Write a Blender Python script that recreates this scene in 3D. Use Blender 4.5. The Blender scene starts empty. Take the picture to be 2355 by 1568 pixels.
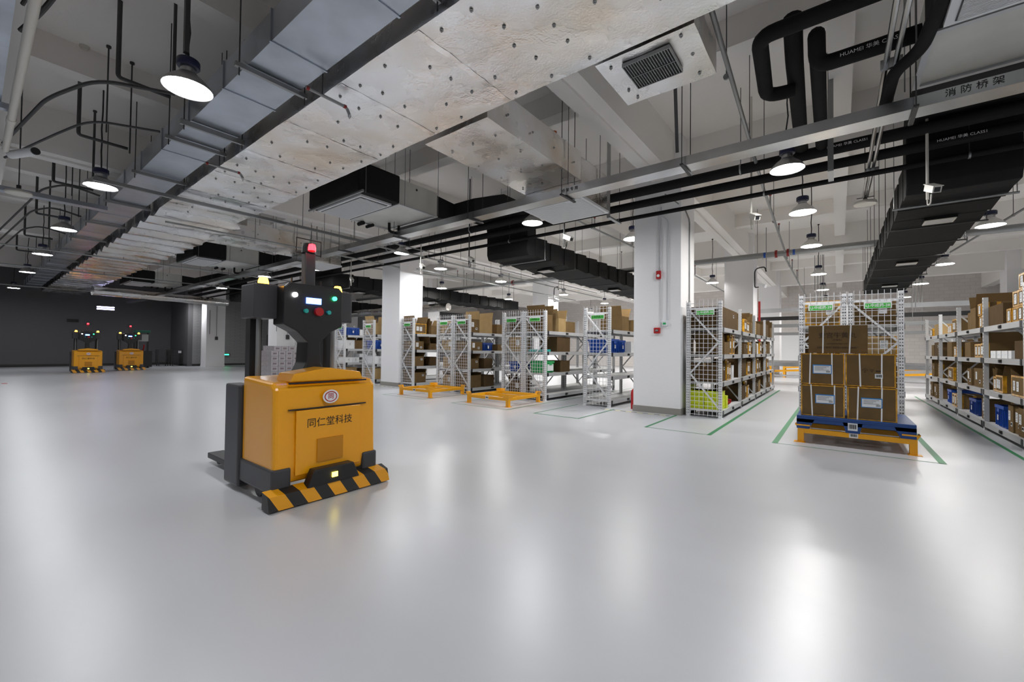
import bpy, bmesh, math, random
from mathutils import Vector, Matrix, noise
R_ = math.radians
rnd = random.Random(7)
scene = bpy.context.scene
COL = scene.collection

# ------------------------------------------------------------------ camera, world, exposure
def make_camera():
    f, yaw, pit, rol = 970.98, R_(37.7598), R_(1.08954), R_(0.65641)
    r = Vector((math.cos(yaw), math.sin(yaw), 0)); F = Vector((-math.sin(yaw), math.cos(yaw), 0)); u = Vector((0, 0, 1))
    F2 = F * math.cos(pit) + u * math.sin(pit); u2 = -F * math.sin(pit) + u * math.cos(pit)
    Rr = r * math.cos(rol) + u2 * math.sin(rol); U = u2 * math.cos(rol) - r * math.sin(rol)
    cam = bpy.data.cameras.new('camera'); o = bpy.data.objects.new('camera', cam); COL.objects.link(o)
    cam.sensor_width = 36; cam.lens = f / 2355 * 36; cam.clip_start = .05; cam.clip_end = 300
    m = Matrix((Rr, U, -F2)).transposed().to_4x4(); m.translation = (0, 0, 1.3)
    o.matrix_world = m
    scene.camera = o
make_camera()
w = bpy.data.worlds.new('world'); scene.world = w; w.use_nodes = True
w.node_tree.nodes['Background'].inputs[0].default_value = (.75, .82, 1, 1)
w.node_tree.nodes['Background'].inputs[1].default_value = .02
vs = scene.view_settings
vs.view_transform = 'Standard'; vs.look = 'None'; vs.gamma = 1; vs.use_curve_mapping = False
vs.exposure = 1.28
LAMP_EMIT = 70
try:
    scene.cycles.use_denoising = True; scene.cycles.max_bounces = 8; scene.cycles.diffuse_bounces = 6
    scene.cycles.glossy_bounces = 4; scene.cycles.sample_clamp_indirect = 6; scene.cycles.caustics_reflective = False
except Exception: pass

# ------------------------------------------------------------------ materials
MATS = {}
def mat(name, col, rough=.5, metal=0., emit=None, es=0., bump=None, var=None, coat=0., trans=0., spec=None):
    """bump=(scale, strength, detail)  var=(scale, amount)"""
    if name in MATS: return MATS[name]
    m = bpy.data.materials.new(name); m.use_nodes = True; n = m.node_tree.nodes; l = m.node_tree.links
    b = n['Principled BSDF']; MATS[name] = m
    b.inputs['Base Color'].default_value = (*col, 1); b.inputs['Roughness'].default_value = rough
    b.inputs['Metallic'].default_value = metal
    if coat: b.inputs['Coat Weight'].default_value = coat; b.inputs['Coat Roughness'].default_value = .1
    if spec is not None: b.inputs['Specular IOR Level'].default_value = spec
    if emit: b.inputs['Emission Color'].default_value = (*emit, 1); b.inputs['Emission Strength'].default_value = es
    if trans: b.inputs['Transmission Weight'].default_value = trans
    if var or bump:
        tc = n.new('ShaderNodeTexCoord')
    if var:
        t = n.new('ShaderNodeTexNoise'); t.inputs['Scale'].default_value = var[0]; t.inputs['Detail'].default_value = 6
        l.new(tc.outputs['Object'], t.inputs['Vector'])
        r = n.new('ShaderNodeMapRange'); r.inputs[1].default_value = .3; r.inputs[2].default_value = .7
        r.inputs[3].default_value = 1 - var[1]; r.inputs[4].default_value = 1 + var[1] * .5
        l.new(t.outputs[0], r.inputs[0])
        x = n.new('ShaderNodeMix'); x.data_type = 'RGBA'; x.blend_type = 'MULTIPLY'; x.inputs[0].default_value = 1
        x.inputs[6].default_value = (*col, 1); l.new(r.outputs[0], x.inputs[7]); l.new(x.outputs[2], b.inputs['Base Color'])
    if bump:
        t = n.new('ShaderNodeTexNoise'); t.inputs['Scale'].default_value = bump[0]; t.inputs['Detail'].default_value = bump[2] if len(bump) > 2 else 3
        l.new(tc.outputs['Object'], t.inputs['Vector'])
        q = n.new('ShaderNodeBump'); q.inputs['Strength'].default_value = bump[1]; q.inputs['Distance'].default_value = .02
        l.new(t.outputs[0], q.inputs['Height']); l.new(q.outputs[0], b.inputs['Normal'])
    return m

def floor_mat():
    m = mat('epoxy_floor', (.5, .51, .53), .2); n = m.node_tree.nodes; l = m.node_tree.links; b = n['Principled BSDF']
    tc = n.new('ShaderNodeTexCoord')
    mp = n.new('ShaderNodeMapping'); mp.inputs['Scale'].default_value = (.35, 1.3, 1); mp.inputs['Rotation'].default_value = (0, 0, .35)
    l.new(tc.outputs['Object'], mp.inputs['Vector'])
    t = n.new('ShaderNodeTexNoise'); t.inputs['Scale'].default_value = 1.1; t.inputs['Detail'].default_value = 7; l.new(mp.outputs[0], t.inputs['Vector'])
    r = n.new('ShaderNodeMapRange'); r.inputs[1].default_value = .1; r.inputs[2].default_value = .9; r.inputs[3].default_value = .29; r.inputs[4].default_value = .36
    l.new(t.outputs[0], r.inputs[0]); l.new(r.outputs[0], b.inputs['Roughness'])
    c = n.new('ShaderNodeMapRange'); c.inputs[1].default_value = .25; c.inputs[2].default_value = .75; c.inputs[3].default_value = .95; c.inputs[4].default_value = 1.03
    l.new(t.outputs[0], c.inputs[0])
    x = n.new('ShaderNodeMix'); x.data_type = 'RGBA'; x.blend_type = 'MULTIPLY'; x.inputs[0].default_value = 1
    x.inputs[6].default_value = (.52, .53, .555, 1); l.new(c.outputs[0], x.inputs[7]); l.new(x.outputs[2], b.inputs['Base Color'])
    t2 = n.new('ShaderNodeTexNoise'); t2.inputs['Scale'].default_value = 9; t2.inputs['Detail'].default_value = 4; l.new(tc.outputs['Object'], t2.inputs['Vector'])
    q = n.new('ShaderNodeBump'); q.inputs['Strength'].default_value = .06; q.inputs['Distance'].default_value = .01
    l.new(t2.outputs[0], q.inputs['Height']); l.new(q.outputs[0], b.inputs['Normal'])
    b.inputs['IOR'].default_value = 1.8
    return m
def foil_mat(name='foil', rough=.24, dark=1.):
    m = mat(name, (.8 * dark,) * 3, rough, 1.); n = m.node_tree.nodes; l = m.node_tree.links; b = n['Principled BSDF']
    tc = n.new('ShaderNodeTexCoord')
    t = n.new('ShaderNodeTexNoise'); t.inputs['Scale'].default_value = .9; t.inputs['Detail'].default_value = 5; l.new(tc.outputs['Object'], t.inputs['Vector'])
    cr = n.new('ShaderNodeValToRGB'); e = cr.color_ramp.elements
    e[0].position = .42; e[0].color = (.93 * dark, .935 * dark, .95 * dark, 1); e[1].position = .70; e[1].color = (.82 * dark, .73 * dark, .62 * dark, 1)
    l.new(t.outputs[0], cr.inputs[0]); l.new(cr.outputs[0], b.inputs['Base Color'])
    t2 = n.new('ShaderNodeTexNoise'); t2.inputs['Scale'].default_value = 2.2; t2.inputs['Detail'].default_value = 3; t2.inputs['Roughness'].default_value = .5; l.new(tc.outputs['Object'], t2.inputs['Vector'])
    q = n.new('ShaderNodeBump'); q.inputs['Strength'].default_value = .55; q.inputs['Distance'].default_value = .03
    l.new(t2.outputs[0], q.inputs['Height'])
    t3 = n.new('ShaderNodeTexNoise'); t3.inputs['Scale'].default_value = 45; l.new(tc.outputs['Object'], t3.inputs['Vector'])
    q2 = n.new('ShaderNodeBump'); q2.inputs['Strength'].default_value = .5; q2.inputs['Distance'].default_value = .005
    l.new(t3.outputs[0], q2.inputs['Height']); l.new(q.outputs[0], q2.inputs['Normal']); l.new(q2.outputs[0], b.inputs['Normal'])
    r = n.new('ShaderNodeMapRange'); r.inputs[1].default_value = .3; r.inputs[2].default_value = .7; r.inputs[3].default_value = rough - .06; r.inputs[4].default_value = rough + .16
    l.new(t2.outputs[0], r.inputs[0]); l.new(r.outputs[0], b.inputs['Roughness'])
    return m
def block_mat(name, col, mort, sx=.4, sy=.2):
    m = mat(name, col, .8); n = m.node_tree.nodes; l = m.node_tree.links; b = n['Principled BSDF']
    tc = n.new('ShaderNodeTexCoord'); s = n.new('ShaderNodeSeparateXYZ'); l.new(tc.outputs['Object'], s.inputs[0])
    ad = n.new('ShaderNodeMath'); l.new(s.outputs[0], ad.inputs[0]); l.new(s.outputs[1], ad.inputs[1])
    c = n.new('ShaderNodeCombineXYZ'); l.new(ad.outputs[0], c.inputs[0]); l.new(s.outputs[2], c.inputs[1])
    t = n.new('ShaderNodeTexBrick'); l.new(c.outputs[0], t.inputs['Vector']); t.inputs['Scale'].default_value = 1
    t.inputs['Brick Width'].default_value = sx; t.inputs['Row Height'].default_value = sy; t.inputs['Mortar Size'].default_value = .012
    t.inputs['Color1'].default_value = (*col, 1); t.inputs['Color2'].default_value = (*[k * .93 for k in col], 1); t.inputs['Mortar'].default_value = (*mort, 1)
    l.new(t.outputs[0], b.inputs['Base Color']); return m
def stripe_mat(name, a, b_, period, axis=(1, 0, 0), rough=.5):
    m = mat(name, a, rough); n = m.node_tree.nodes; l = m.node_tree.links; b = n['Principled BSDF']
    tc = n.new('ShaderNodeTexCoord'); d = n.new('ShaderNodeVectorMath'); d.operation = 'DOT_PRODUCT'; d.inputs[1].default_value = axis
    l.new(tc.outputs['Object'], d.inputs[0])
    k = n.new('ShaderNodeMath'); k.operation = 'MULTIPLY'; k.inputs[1].default_value = 1 / period; l.new(d.outputs['Value'], k.inputs[0])
    fr = n.new('ShaderNodeMath'); fr.operation = 'FRACT'; l.new(k.outputs[0], fr.inputs[0])
    g = n.new('ShaderNodeMath'); g.operation = 'GREATER_THAN'; g.inputs[1].default_value = .5; l.new(fr.outputs[0], g.inputs[0])
    x = n.new('ShaderNodeMix'); x.data_type = 'RGBA'; x.inputs[6].default_value = (*a, 1); x.inputs[7].default_value = (*b_, 1)
    l.new(g.outputs[0], x.inputs[0]); l.new(x.outputs[2], b.inputs['Base Color']); return m

FLOOR = floor_mat(); FOIL = foil_mat(); FOILD = foil_mat('foil_wrinkled', .2, .8); FOILT = foil_mat('foil_tape', .16, 1.05)
GALV = mat('galvanised_steel', (.46, .50, .56), .3, 1., bump=(3, .15), var=(1.5, .25))
STEEL = mat('tray_steel', (.60, .61, .62), .27, 1., var=(1.2, .35))
PIPE = mat('grey_pipe', (.30, .31, .31), .4, .7)
DARKPIPE = mat('dark_pipe', (.07, .07, .07), .5, .5)
BLACK = mat('black_foam', (.012, .012, .012), .8, bump=(8, .3), spec=.2)
RUBBER = mat('black_plastic', (.012, .012, .013), .4)
CEIL = mat('ceiling_paint', (.88, .855, .82), .9, bump=(14, .15))
PILLAR = mat('white_paint', (.88, .88, .89), .6, bump=(20, .1))
SKIRT = mat('grey_tile', (.30, .285, .26), .35)
WALLG = mat('grey_wall', (.12, .12, .125), .8)
WALLL = mat('light_grey_wall', (.38, .38, .39), .8)
BLOCK = block_mat('painted_block', (.75, .71, .68), (.64, .60, .57))
BLOCKD = block_mat('grey_block', (.30, .30, .31), (.2, .2, .2), .6, .1)
WHITEM = mat('white_metal', (.72, .72, .73), .38, .1)
RACKM = mat('rack_paint', (.80, .81, .82), .4, .1)
RACKG = mat('rack_grey', (.55, .56, .57), .42, .3)
DECK = mat('shelf_deck', (.6, .6, .6), .5, .1)
SLOT = mat('dark_slot', (.04, .04, .04), .8)
FCUW = mat('fan_coil_white', (.62, .62, .58), .45, .2, var=(2, .12))
CARD = mat('cardboard', (.165, .105, .045), .9, var=(6, .12), spec=.15)
CARDL = mat('pale_cardboard', (.38, .26, .12), .9, var=(6, .1), spec=.15)
CARDD = mat('dark_cardboard', (.10, .062, .028), .9, var=(6, .12), spec=.15)
CARDIN = mat('carton_inside', (.16, .10, .05), .9)
WRAPC = mat('grey_film', (.42, .40, .42), .3, var=(8, .2))
AMBER = mat('amber_tape', (.66, .33, .02), .25, var=(14, .5), coat=.3)
CLEARW = mat('white_strap', (.85, .85, .85), .4)
LABW = mat('label_white', (.82, .84, .85), .5)
LABB = mat('label_blue', (.03, .22, .55), .5)
LABG = mat('label_green', (.02, .42, .12), .5)
INK = mat('ink', (.012, .012, .012), .7)
INKB = mat('ink_brown', (.05, .028, .015), .8)
INKG = mat('ink_green', (.03, .16, .06), .8)
YEL = mat('yellow_paint', (.90, .39, .003), .32, coat=.3)
YELD = mat('stand_yellow', (.88, .40, .006), .4)
BLUEP = mat('pallet_blue', (.010, .055, .22), .45)
BLUEC = mat('crate_blue', (.006, .07, .38), .4)
BLUED = mat('crate_navy', (.008, .045, .24), .4)
LIME = mat('lime_plastic', (.70, .80, .01), .45)
GREENC = mat('crate_green', (.03, .42, .12), .45)
TEAL = mat('teal_plastic', (.02, .40, .36), .5)
RED = mat('red_plastic', (.45, .01, .012), .4)
REDB = mat('red_coupling', (.28, .015, .012), .45)
GLINE = mat('green_tape', (.02, .20, .07), .5)
HAZ = stripe_mat('hazard_tape', (.75, .68, .2), (.05, .05, .05), .24, (1, .5, 0))
BUMP = stripe_mat('bumper_stripe', (.012, .012, .012), (.78, .34, .005), .235, (.0, -1, -.55), .4)
SIGNG = mat('sign_green', (.06, .50, .06), .5)
LAMPE = mat('lamp_glow', (1, 1, 1), .5, emit=(.96, .975, 1), es=LAMP_EMIT * .74)
LAMPP = mat('pillar_row_glow', (1, 1, 1), .5, emit=(.98, .985, 1), es=LAMP_EMIT * .85)
LAMPR = mat('rack_lamp_glow', (1, 1, 1), .5, emit=(1, .975, .94), es=LAMP_EMIT * 1.3)
LAMPM = mat('lamp_shade_metal', (.42, .41, .40), .38, .8)
NAVY = mat('lamp_driver', (.01, .014, .05), .4)
DARKG = mat('dark_grey_plastic', (.045, .045, .05), .4)
CONC = mat('pvc_white', (.62, .60, .54), .4)
PVCG = mat('grille_white', (.68, .69, .70), .5)
RUST = mat('orange_plastic', (.5, .12, .03), .5)
def glow(n, c, s): return mat(n, c, .4, emit=c, es=s)

# ------------------------------------------------------------------ mesh building
class MB:
    def __init__(s): s.v = []; s.f = []; s.m = []; s.sm = []
    def add(s, vs_, fs, mi=0, smooth=False):
        o = len(s.v); s.v += [tuple(v) for v in vs_]
        for f in fs: s.f.append([i + o for i in f]); s.m.append(mi); s.sm.append(smooth)
        return s
    def box(s, x0, x1, y0, y1, z0, z1, mi=0, M=None, taper=0):
        t = taper
        v = [(x0 + t, y0 + t, z0), (x1 - t, y0 + t, z0), (x1 - t, y1 - t, z0), (x0 + t, y1 - t, z0), (x0, y0, z1), (x1, y0, z1), (x1, y1, z1), (x0, y1, z1)]
        if M is not None: v = [M @ Vector(p) for p in v]
        return s.add(v, [(0, 3, 2, 1), (4, 5, 6, 7), (0, 1, 5, 4), (1, 2, 6, 5), (2, 3, 7, 6), (3, 0, 4, 7)], mi)
    def bar(s, a, b, wd, ht, mi=0, up=(0, 0, 1)):
        a = Vector(a); b = Vector(b); d = (b - a); L = d.length; d.normalize(); u = Vector(up)
        if abs(d.dot(u)) > .98: u = Vector((0, 1, 0))
        x = d.cross(u).normalized(); u = x.cross(d)
        M = Matrix((x, d, u)).transposed().to_4x4(); M.translation = a
        return s.box(-wd / 2, wd / 2, 0, L, -ht / 2, ht / 2, mi, M)
    def tube(s, pts, r, n=10, mi=0, caps=True):
        P = [Vector(p) for p in pts]; rings = []; prev = None
        for i, p in enumerate(P):
            d = (P[min(i + 1, len(P) - 1)] - P[max(i - 1, 0)]).normalized()
            if prev is None:
                u = Vector((0, 0, 1)) if abs(d.z) < .9 else Vector((1, 0, 0))
                x = d.cross(u).normalized()
            else: x = (prev - d * prev.dot(d)).normalized()
            prev = x; y = d.cross(x); rr = r[i] if isinstance(r, (list, tuple)) else r
            rings.append([p + (x * math.cos(2 * math.pi * k / n) + y * math.sin(2 * math.pi * k / n)) * rr for k in range(n)])
        v = [q for g in rings for q in g]; f = []
        for i in range(len(P) - 1):
            for k in range(n): f.append((i * n + k, i * n + (k + 1) % n, (i + 1) * n + (k + 1) % n, (i + 1) * n + k))
        s.add(v, f, mi, True)
        if caps: s.add(rings[0], [tuple(range(n))[::-1]], mi); s.add(rings[-1], [tuple(range(n))], mi)
        return s
    def lathe(s, prof, c=(0, 0, 0), n=28, mi=0):
        v = []; f = []
        for r, z in prof:
            for k in range(n): a = 2 * math.pi * k / n; v.append((c[0] + r * math.cos(a), c[1] + r * math.sin(a), c[2] + z))
        for i in range(len(prof) - 1):
            for k in range(n): f.append((i * n + k, i * n + (k + 1) % n, (i + 1) * n + (k + 1) % n, (i + 1) * n + k))
        return s.add(v, f, mi, True)
    def disc(s, c, r, axis='z', n=20, mi=0):
        v = []
        for k in range(n):
            a = 2 * math.pi * k / n; p, q = r * math.cos(a), r * math.sin(a)
            v.append({'z': (c[0] + p, c[1] + q, c[2]), 'x': (c[0], c[1] + p, c[2] + q), 'y': (c[0] + p, c[1], c[2] + q)}[axis])
        return s.add(v, [tuple(range(n))], mi)
    def prism(s, poly, axis, a, b, mi=0):
        """poly in the two other axes (order x,y,z without axis)"""
        def mk(p, t): return {'x': (t, p[0], p[1]), 'y': (p[0], t, p[1]), 'z': (p[0], p[1], t)}[axis]
        n = len(poly); v = [mk(p, a) for p in poly] + [mk(p, b) for p in poly]
        f = [tuple(range(n)), tuple(range(n, 2 * n))[::-1]] + [(i, i + n, (i + 1) % n + n, (i + 1) % n) for i in range(n)]
        return s.add(v, f, mi)
    def mesh(s, name, mats, bevel=0, seg=2):
        me = bpy.data.meshes.new(name); me.from_pydata(s.v, [], s.f)
        for m in (mats if isinstance(mats, (list, tuple)) else [mats]): me.materials.append(m)
        me.polygons.foreach_set('material_index', s.m); me.polygons.foreach_set('use_smooth', s.sm)
        bm = bmesh.new(); bm.from_mesh(me)
        if bevel:
            bmesh.ops.bevel(bm, geom=[e for e in bm.edges], offset=bevel, segments=seg, affect='EDGES', profile=.6, clamp_overlap=True)
        bmesh.ops.recalc_face_normals(bm, faces=bm.faces); bm.to_mesh(me); bm.free()
        if any(s.sm): me.set_sharp_from_angle(angle=R_(42))
        return me
    def build(s, name, mats, parent=None, bevel=0, loc=None, rot=None, seg=2):
        o = bpy.data.objects.new(name, s.mesh(name, mats, bevel, seg)); COL.objects.link(o)
        if parent: o.parent = parent
        if loc is not None: o.location = loc
        if rot is not None: o.rotation_euler = rot
        return o
def put(name, me, parent=None, loc=(0, 0, 0), rot=(0, 0, 0), scale=None):
    o = bpy.data.objects.new(name, me); COL.objects.link(o); o.parent = parent; o.location = loc; o.rotation_euler = rot
    if scale: o.scale = scale
    return o
def tag(o, label=None, cat=None, group=None, kind=None):
    if label: o['label'] = label
    if cat: o['category'] = cat
    if group: o['group'] = group
    if kind: o['kind'] = kind
    return o
def thing(name, label, cat, loc=(0, 0, 0), rz=0., group=None):
    o = bpy.data.objects.new(name, None); COL.objects.link(o); o.location = loc; o.rotation_euler = (0, 0, rz); o.empty_display_size = .1
    return tag(o, label, cat, group)
def struct(name, mb, m, label=None, bevel=0):
    return tag(mb.build(name, m, None, bevel), label, kind='structure')
KIDS = {}
def copy_tree(o, parent=None):
    c = o.copy(); COL.objects.link(c); c.parent = parent
    for ch in list(o.children): copy_tree(ch, c)
    return c
def dup(o, loc, rz=0., label=None, group=None):
    c = copy_tree(o); c.location = loc; c.rotation_euler = (0, 0, rz)
    if label: c['label'] = label
    if group: c['group'] = group
    return c
TXT = {}
def text_mesh(s, size=1., extrude=.0, bold=0.):
    k = (s, size, bold)
    if k in TXT: return TXT[k]
    cu = bpy.data.curves.new('lettering', 'FONT'); cu.body = s; cu.size = size; cu.align_x = 'CENTER'; cu.align_y = 'CENTER'; cu.offset = bold
    cu.resolution_u = 2
    o = bpy.data.objects.new('lettering_source', cu); COL.objects.link(o)
    dg = bpy.context.evaluated_depsgraph_get(); me = bpy.data.meshes.new_from_object(o.evaluated_get(dg))
    bpy.data.objects.remove(o); TXT[k] = me
    return me
def lettering(s, size, m, parent, loc, rot, bold=0., name='lettering', sx=1.):
    me = text_mesh(s, size, 0, bold).copy(); me.materials.clear(); me.materials.append(m)
    return put(name, me, parent, loc, rot, (sx, 1, 1))
FACE = {'-y': (R_(90), 0, 0), '+x': (R_(90), 0, R_(90)), '-x': (R_(90), 0, R_(-90)), 'down': (R_(180), 0, 0)}

# ------------------------------------------------------------------ setting
XL, XR, YN, YF, ZC = -35.6, 16., -9., 33., 5.75
fl = MB(); fl.box(XL - .3, XR, YN, YF, -.1, 0); struct('floor', fl, FLOOR, 'light grey glossy epoxy floor')
c = MB(); c.box(XL - .3, XR, YN, YF, ZC, ZC + .15); struct('ceiling', c, CEIL, 'painted concrete ceiling slab')
wl = MB(); wl.box(XL - .25, XL, YN, 8.4, 0, ZC); struct('wall_left', wl, WALLG, 'dark grey wall behind the parked forklifts')
wl = MB(); wl.box(XL, -32., 8.4, 8.65, 0, ZC); struct('wall_return', wl, WALLG, 'short grey wall stepping out beside the pillar')
wl = MB(); wl.box(-32.25, -32., 8.65, YF, 0, ZC); struct('wall_left_rear', wl, BLOCKD, 'grey wall behind the far left pillar')
wb = MB(); wb.box(-32, XR, YF, YF + .25, 0, ZC); struct('wall_back', wb, BLOCK, 'pale painted back wall')
wr = MB(); wr.box(XR, XR + .25, YN, YF, 0, ZC); struct('wall_right', wr, BLOCK)
wf = MB(); wf.box(XL - .3, XR, YN - .25, YN, 0, ZC); struct('wall_front', wf, WALLL)
bb = MB(); bb.box(XL, XL + .02, YN, 8.4, 0, .14); struct('baseboard_left', bb, mat('dark_skirting', (.03, .03, .03), .5))
bb = MB(); bb.box(XL, -32., 8.38, 8.4, 0, .14); struct('baseboard_return', bb, MATS['dark_skirting'])
bb = MB(); bb.box(-32., -31.98, 8.65, YF, 0, .14); struct('baseboard_rear', bb, MATS['dark_skirting'])
for i, x in enumerate((-21.15, -12.1, -3.02, 6.1, 15.2)) :
    pass
PX = [-30.6, -21.15, -12.1, -3.02, 6.1]
PW = [.9, .92, .97, .98, .98]
for j, y in enumerate((8.83, 17.95, 26.8)):
    for i, x in enumerate(PX):
        if j == 2 and i < 3: continue
        wd = PW[i]; p = MB(); p.box(x - wd / 2, x + wd / 2, y, y + .98, 0, ZC)
        nm = ['the left wall', 'the grey carton stack', 'the middle of the hall', 'the red fire alarm', 'the right edge'][i]
        row = ['front row', 'second row', 'third row'][j]
        struct('pillar', p, PILLAR, f'square white concrete pillar, {row}, near {nm}')
        p = MB(); p.box(x - wd / 2 - .012, x + wd / 2 + .012, y - .012, y + .992, 0, .13); struct('trim_%d' % (j * 5 + i), p, SKIRT if i > 0 else PILLAR)
# ceiling beams
k = 0
for x in PX + [15.2]:
    b = MB(); b.box(x - .02, x + .38, YN, YF, 4.9, ZC) if False else b.box(x - .1, x + .35, YN, YF, 4.9, ZC)
    b.box(x - .1, x + .13, YN, YF, 4.86, 4.9); struct('ceiling_beam', b, CEIL); k += 1
for y in (-8.9, .0, 9.2, 18.3, 27.1):
    b = MB(); b.box(XL, XR, y, y + .4, 4.915, ZC); struct('ceiling_beam', b, CEIL)
for i in range(-4, 2):
    for t in (3.03, 6.06):
        x = 6.1 + i * 9.1 + t - 9.1
        if x < XL + 1: continue
        b = MB(); b.box(x - .14, x + .14, YN, YF, 5.33, ZC); struct('ceiling_beam', b, CEIL)
for y0 in (-8.9, .2, 9.3, 18.4):
    for t in (3.03, 6.06):
        b = MB(); b.box(XL, XR, y0 + t - .14, y0 + t + .14, 5.345, ZC); struct('ceiling_beam', b, CEIL)
for x0, x1, y0 in ((-8.6, -1.5, 30),):
    pass
# floor markings
def line(pts, wd=.05, m=GLINE, nm='floor_marking'):
    mb = MB(); s = 0
    for a, b in zip(pts, pts[1:]):
        dx, dy = (b[0] - a[0], b[1] - a[1]); L = math.hypot(dx, dy); nx, ny = -dy / L * wd / 2, dx / L * wd / 2; ex, ey = dx / L * wd / 2, dy / L * wd / 2
        z = .0015 + s * .0004; s += 1
        mb.add([(a[0] + nx - ex, a[1] + ny - ey, z), (a[0] - nx - ex, a[1] - ny - ey, z), (b[0] - nx + ex, b[1] - ny + ey, z), (b[0] + nx + ex, b[1] + ny + ey, z)], [(0, 1, 2, 3)])
    o = mb.build(nm, m); tag(o, kind='structure'); return o
line([(-.73, 17), (-.73, 7.12)], .07); line([(.97, 7.12), (.97, 17)], .07); line([(-.73, 7.11), (.97, 7.11)], .02)
line([(-2.6, 8.8), (-2.6, 7.1)], .05); line([(-2.6, 7.1), (-1.6, 7.1)], .025); line([(-1.6, 7.1), (-1.6, 17)], .06)
line([(-4.91, 8.9), (-4.91, 7.1), (-3.9, 7.1), (-3.9, 8.7)], .035)
line([(-5.62, 17), (-5.62, 7.1)], .035); line([(-5.62, 7.1), (-7.3, 7.1), (-7.3, 8.8)], .025)
line([(-8.35, 12), (-8.35, 7.1), (-10., 7.1), (-10., 8.8)], .025)
line([(1.82, 7.2), (1.82, 17.6)], .05)
line([(-4.15, 8.62), (-2.7, 8.62)], .05, HAZ); line([(-13.1, 8.6), (-11.5, 8.6)], .05, HAZ)
line([(-21.4, .77), (-21.1, .77)], .12, RED)

# ------------------------------------------------------------------ racks
LV = [.15, .70, 1.24, 1.77]; BL = 2.05; RH = 2.285
def post_mesh():
    m = MB(); m.box(-.03, .03, -.035, .035, 0, RH)
    m.box(-.045, .045, -.05, .05, 0, .006)
    z = .06
    while z < RH - .03:
        for x in (-.015, .015): m.box(x - .005, x + .005, -.0365, -.035, z, z + .022, 1)
        for sx in (-1, 1):
            m.box(min(sx * .03, sx * .0315), max(sx * .03, sx * .0315), -.012, .0, z, z + .022, 1)
        z += .05
    return m.mesh('upright_post', [RACKM, SLOT])
POST = post_mesh()
def post_plain():
    m = MB(); m.box(-.03, .03, -.035, .035, 0, RH); z = .06
    while z < RH - .03:
        for sx in (-1, 1): m.box(min(sx * .03, sx * .0315), max(sx * .03, sx * .0315), -.01, .01, z, z + .03, 1)
        z += .06
    return m.mesh('upright_post', [RACKG, SLOT])
POST2 = post_plain()
SH = {}
def shelf_mesh(W):
    if W in SH: return SH[W]
    m = MB(); m.box(.03, W - .03, .02, BL - .02, -.03, -.005, 1)
    m.box(-.012, .028, .03, BL - .03, -.085, .0); m.box(W - .028, W + .012, .03, BL - .03, -.085, .0)
    e = MB(); e.box(-.003, .003, -.035, .035, -.088, .003)
    SH[W] = (m.mesh('shelf', [RACKG, DECK]), e.mesh('beam_connector', RUBBER))
    return SH[W]
hm = MB(); hm.box(-.006, .006, -.06, .06, -.02, .03); hm.box(.006, .014, -.035, .035, -.016, .022); HOLD = hm.mesh('label_holder', RUBBER, .003)
def mesh_panel(W):
    m = MB(); r = .0042
    nx = round((W + .0) / .078)
    for i in range(nx + 1):
        x = W * i / nx; m.box(x - r, x + r, -.003, .003, .03, RH + .03)
    z = .05; j = 0
    while z < RH + .03:
        m.box(0, W, -.006, -.001, z - r, z + r); z += .088
    return m
def rack(x0, W, y0, text, num, nb=4, flip=False, mirror=False, signcol=INK, mesh=True, faceside=1, post_from=0, noun=None):
    t = thing('storage_rack', noun, 'rack', (x0, y0, 0), group='storage racks ending at the main floor')
    for k in range(nb + 1):
        for x in (.03, W - .03):
            put('upright_post', POST if k == 0 else POST2, t, (x, k * BL + .035, 0))
        zz = [2.1, 1.48, .85, .2]
        xs = [.06, W - .06] if not mirror else [W - .06, .06]
        if k == 0:
            for q in range(3):
                m = MB(); m.bar((xs[q % 2], .04, zz[q]), (xs[(q + 1) % 2], .04, zz[q + 1]), .03, .035, up=(0, 1, 0)); m.build('diagonal_brace', RACKM, t)
            for z in (2.13, .12):
                m = MB(); m.box(.05, W - .05, .02, .05, z, z + .04); m.build('cross_bar', RACKM, t)
        else:
            m = MB()
            for q in range(3): m.bar((xs[q % 2], k * BL + .035, zz[q]), (xs[(q + 1) % 2], k * BL + .035, zz[q + 1]), .025, .03, up=(0, 1, 0))
            m.build('diagonal_brace', RACKG, t)
    me, con = shelf_mesh(W)
    for b in range(nb):
        for z in LV:
            s = put('shelf', me, t, (0, b * BL + .035, z))
            for yy in (.065, BL - .065): put('beam_connector', con, s, (W + .0155 if faceside > 0 else -.0155, yy, 0))
            put('label_holder', HOLD, s, (W + .02 if faceside > 0 else -.02, 1.0, -.045), (0, 0, 0 if faceside > 0 else math.pi))
    if mesh: mesh_panel(W).build('wire_mesh_panel', WHITEM, t, loc=(0, -.012, 0))
    if text:
        sg = MB(); sg.box(-.17, .17, -.004, .004, -.055, .055); s = sg.build('sign_board', LABW, t, loc=(W * .5 + (.03 if not mirror else -.02), -.028, 2.07))
        g = MB(); g.box(-.155, .155, -.006, -.004, -.048, .03); gg = g.build('sign_panel', SIGNG, s)
        lettering(text, .058, signcol, s, (0, -.0075, -.008), FACE['-y'], .0008, 'sign_lettering', .95)
        lettering('北京同仁堂', .014, RED, s, (-.11, -.0075, .042), FACE['-y'], 0, 'sign_heading')
    return t
Y0 = 8.92
RK = {}
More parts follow.
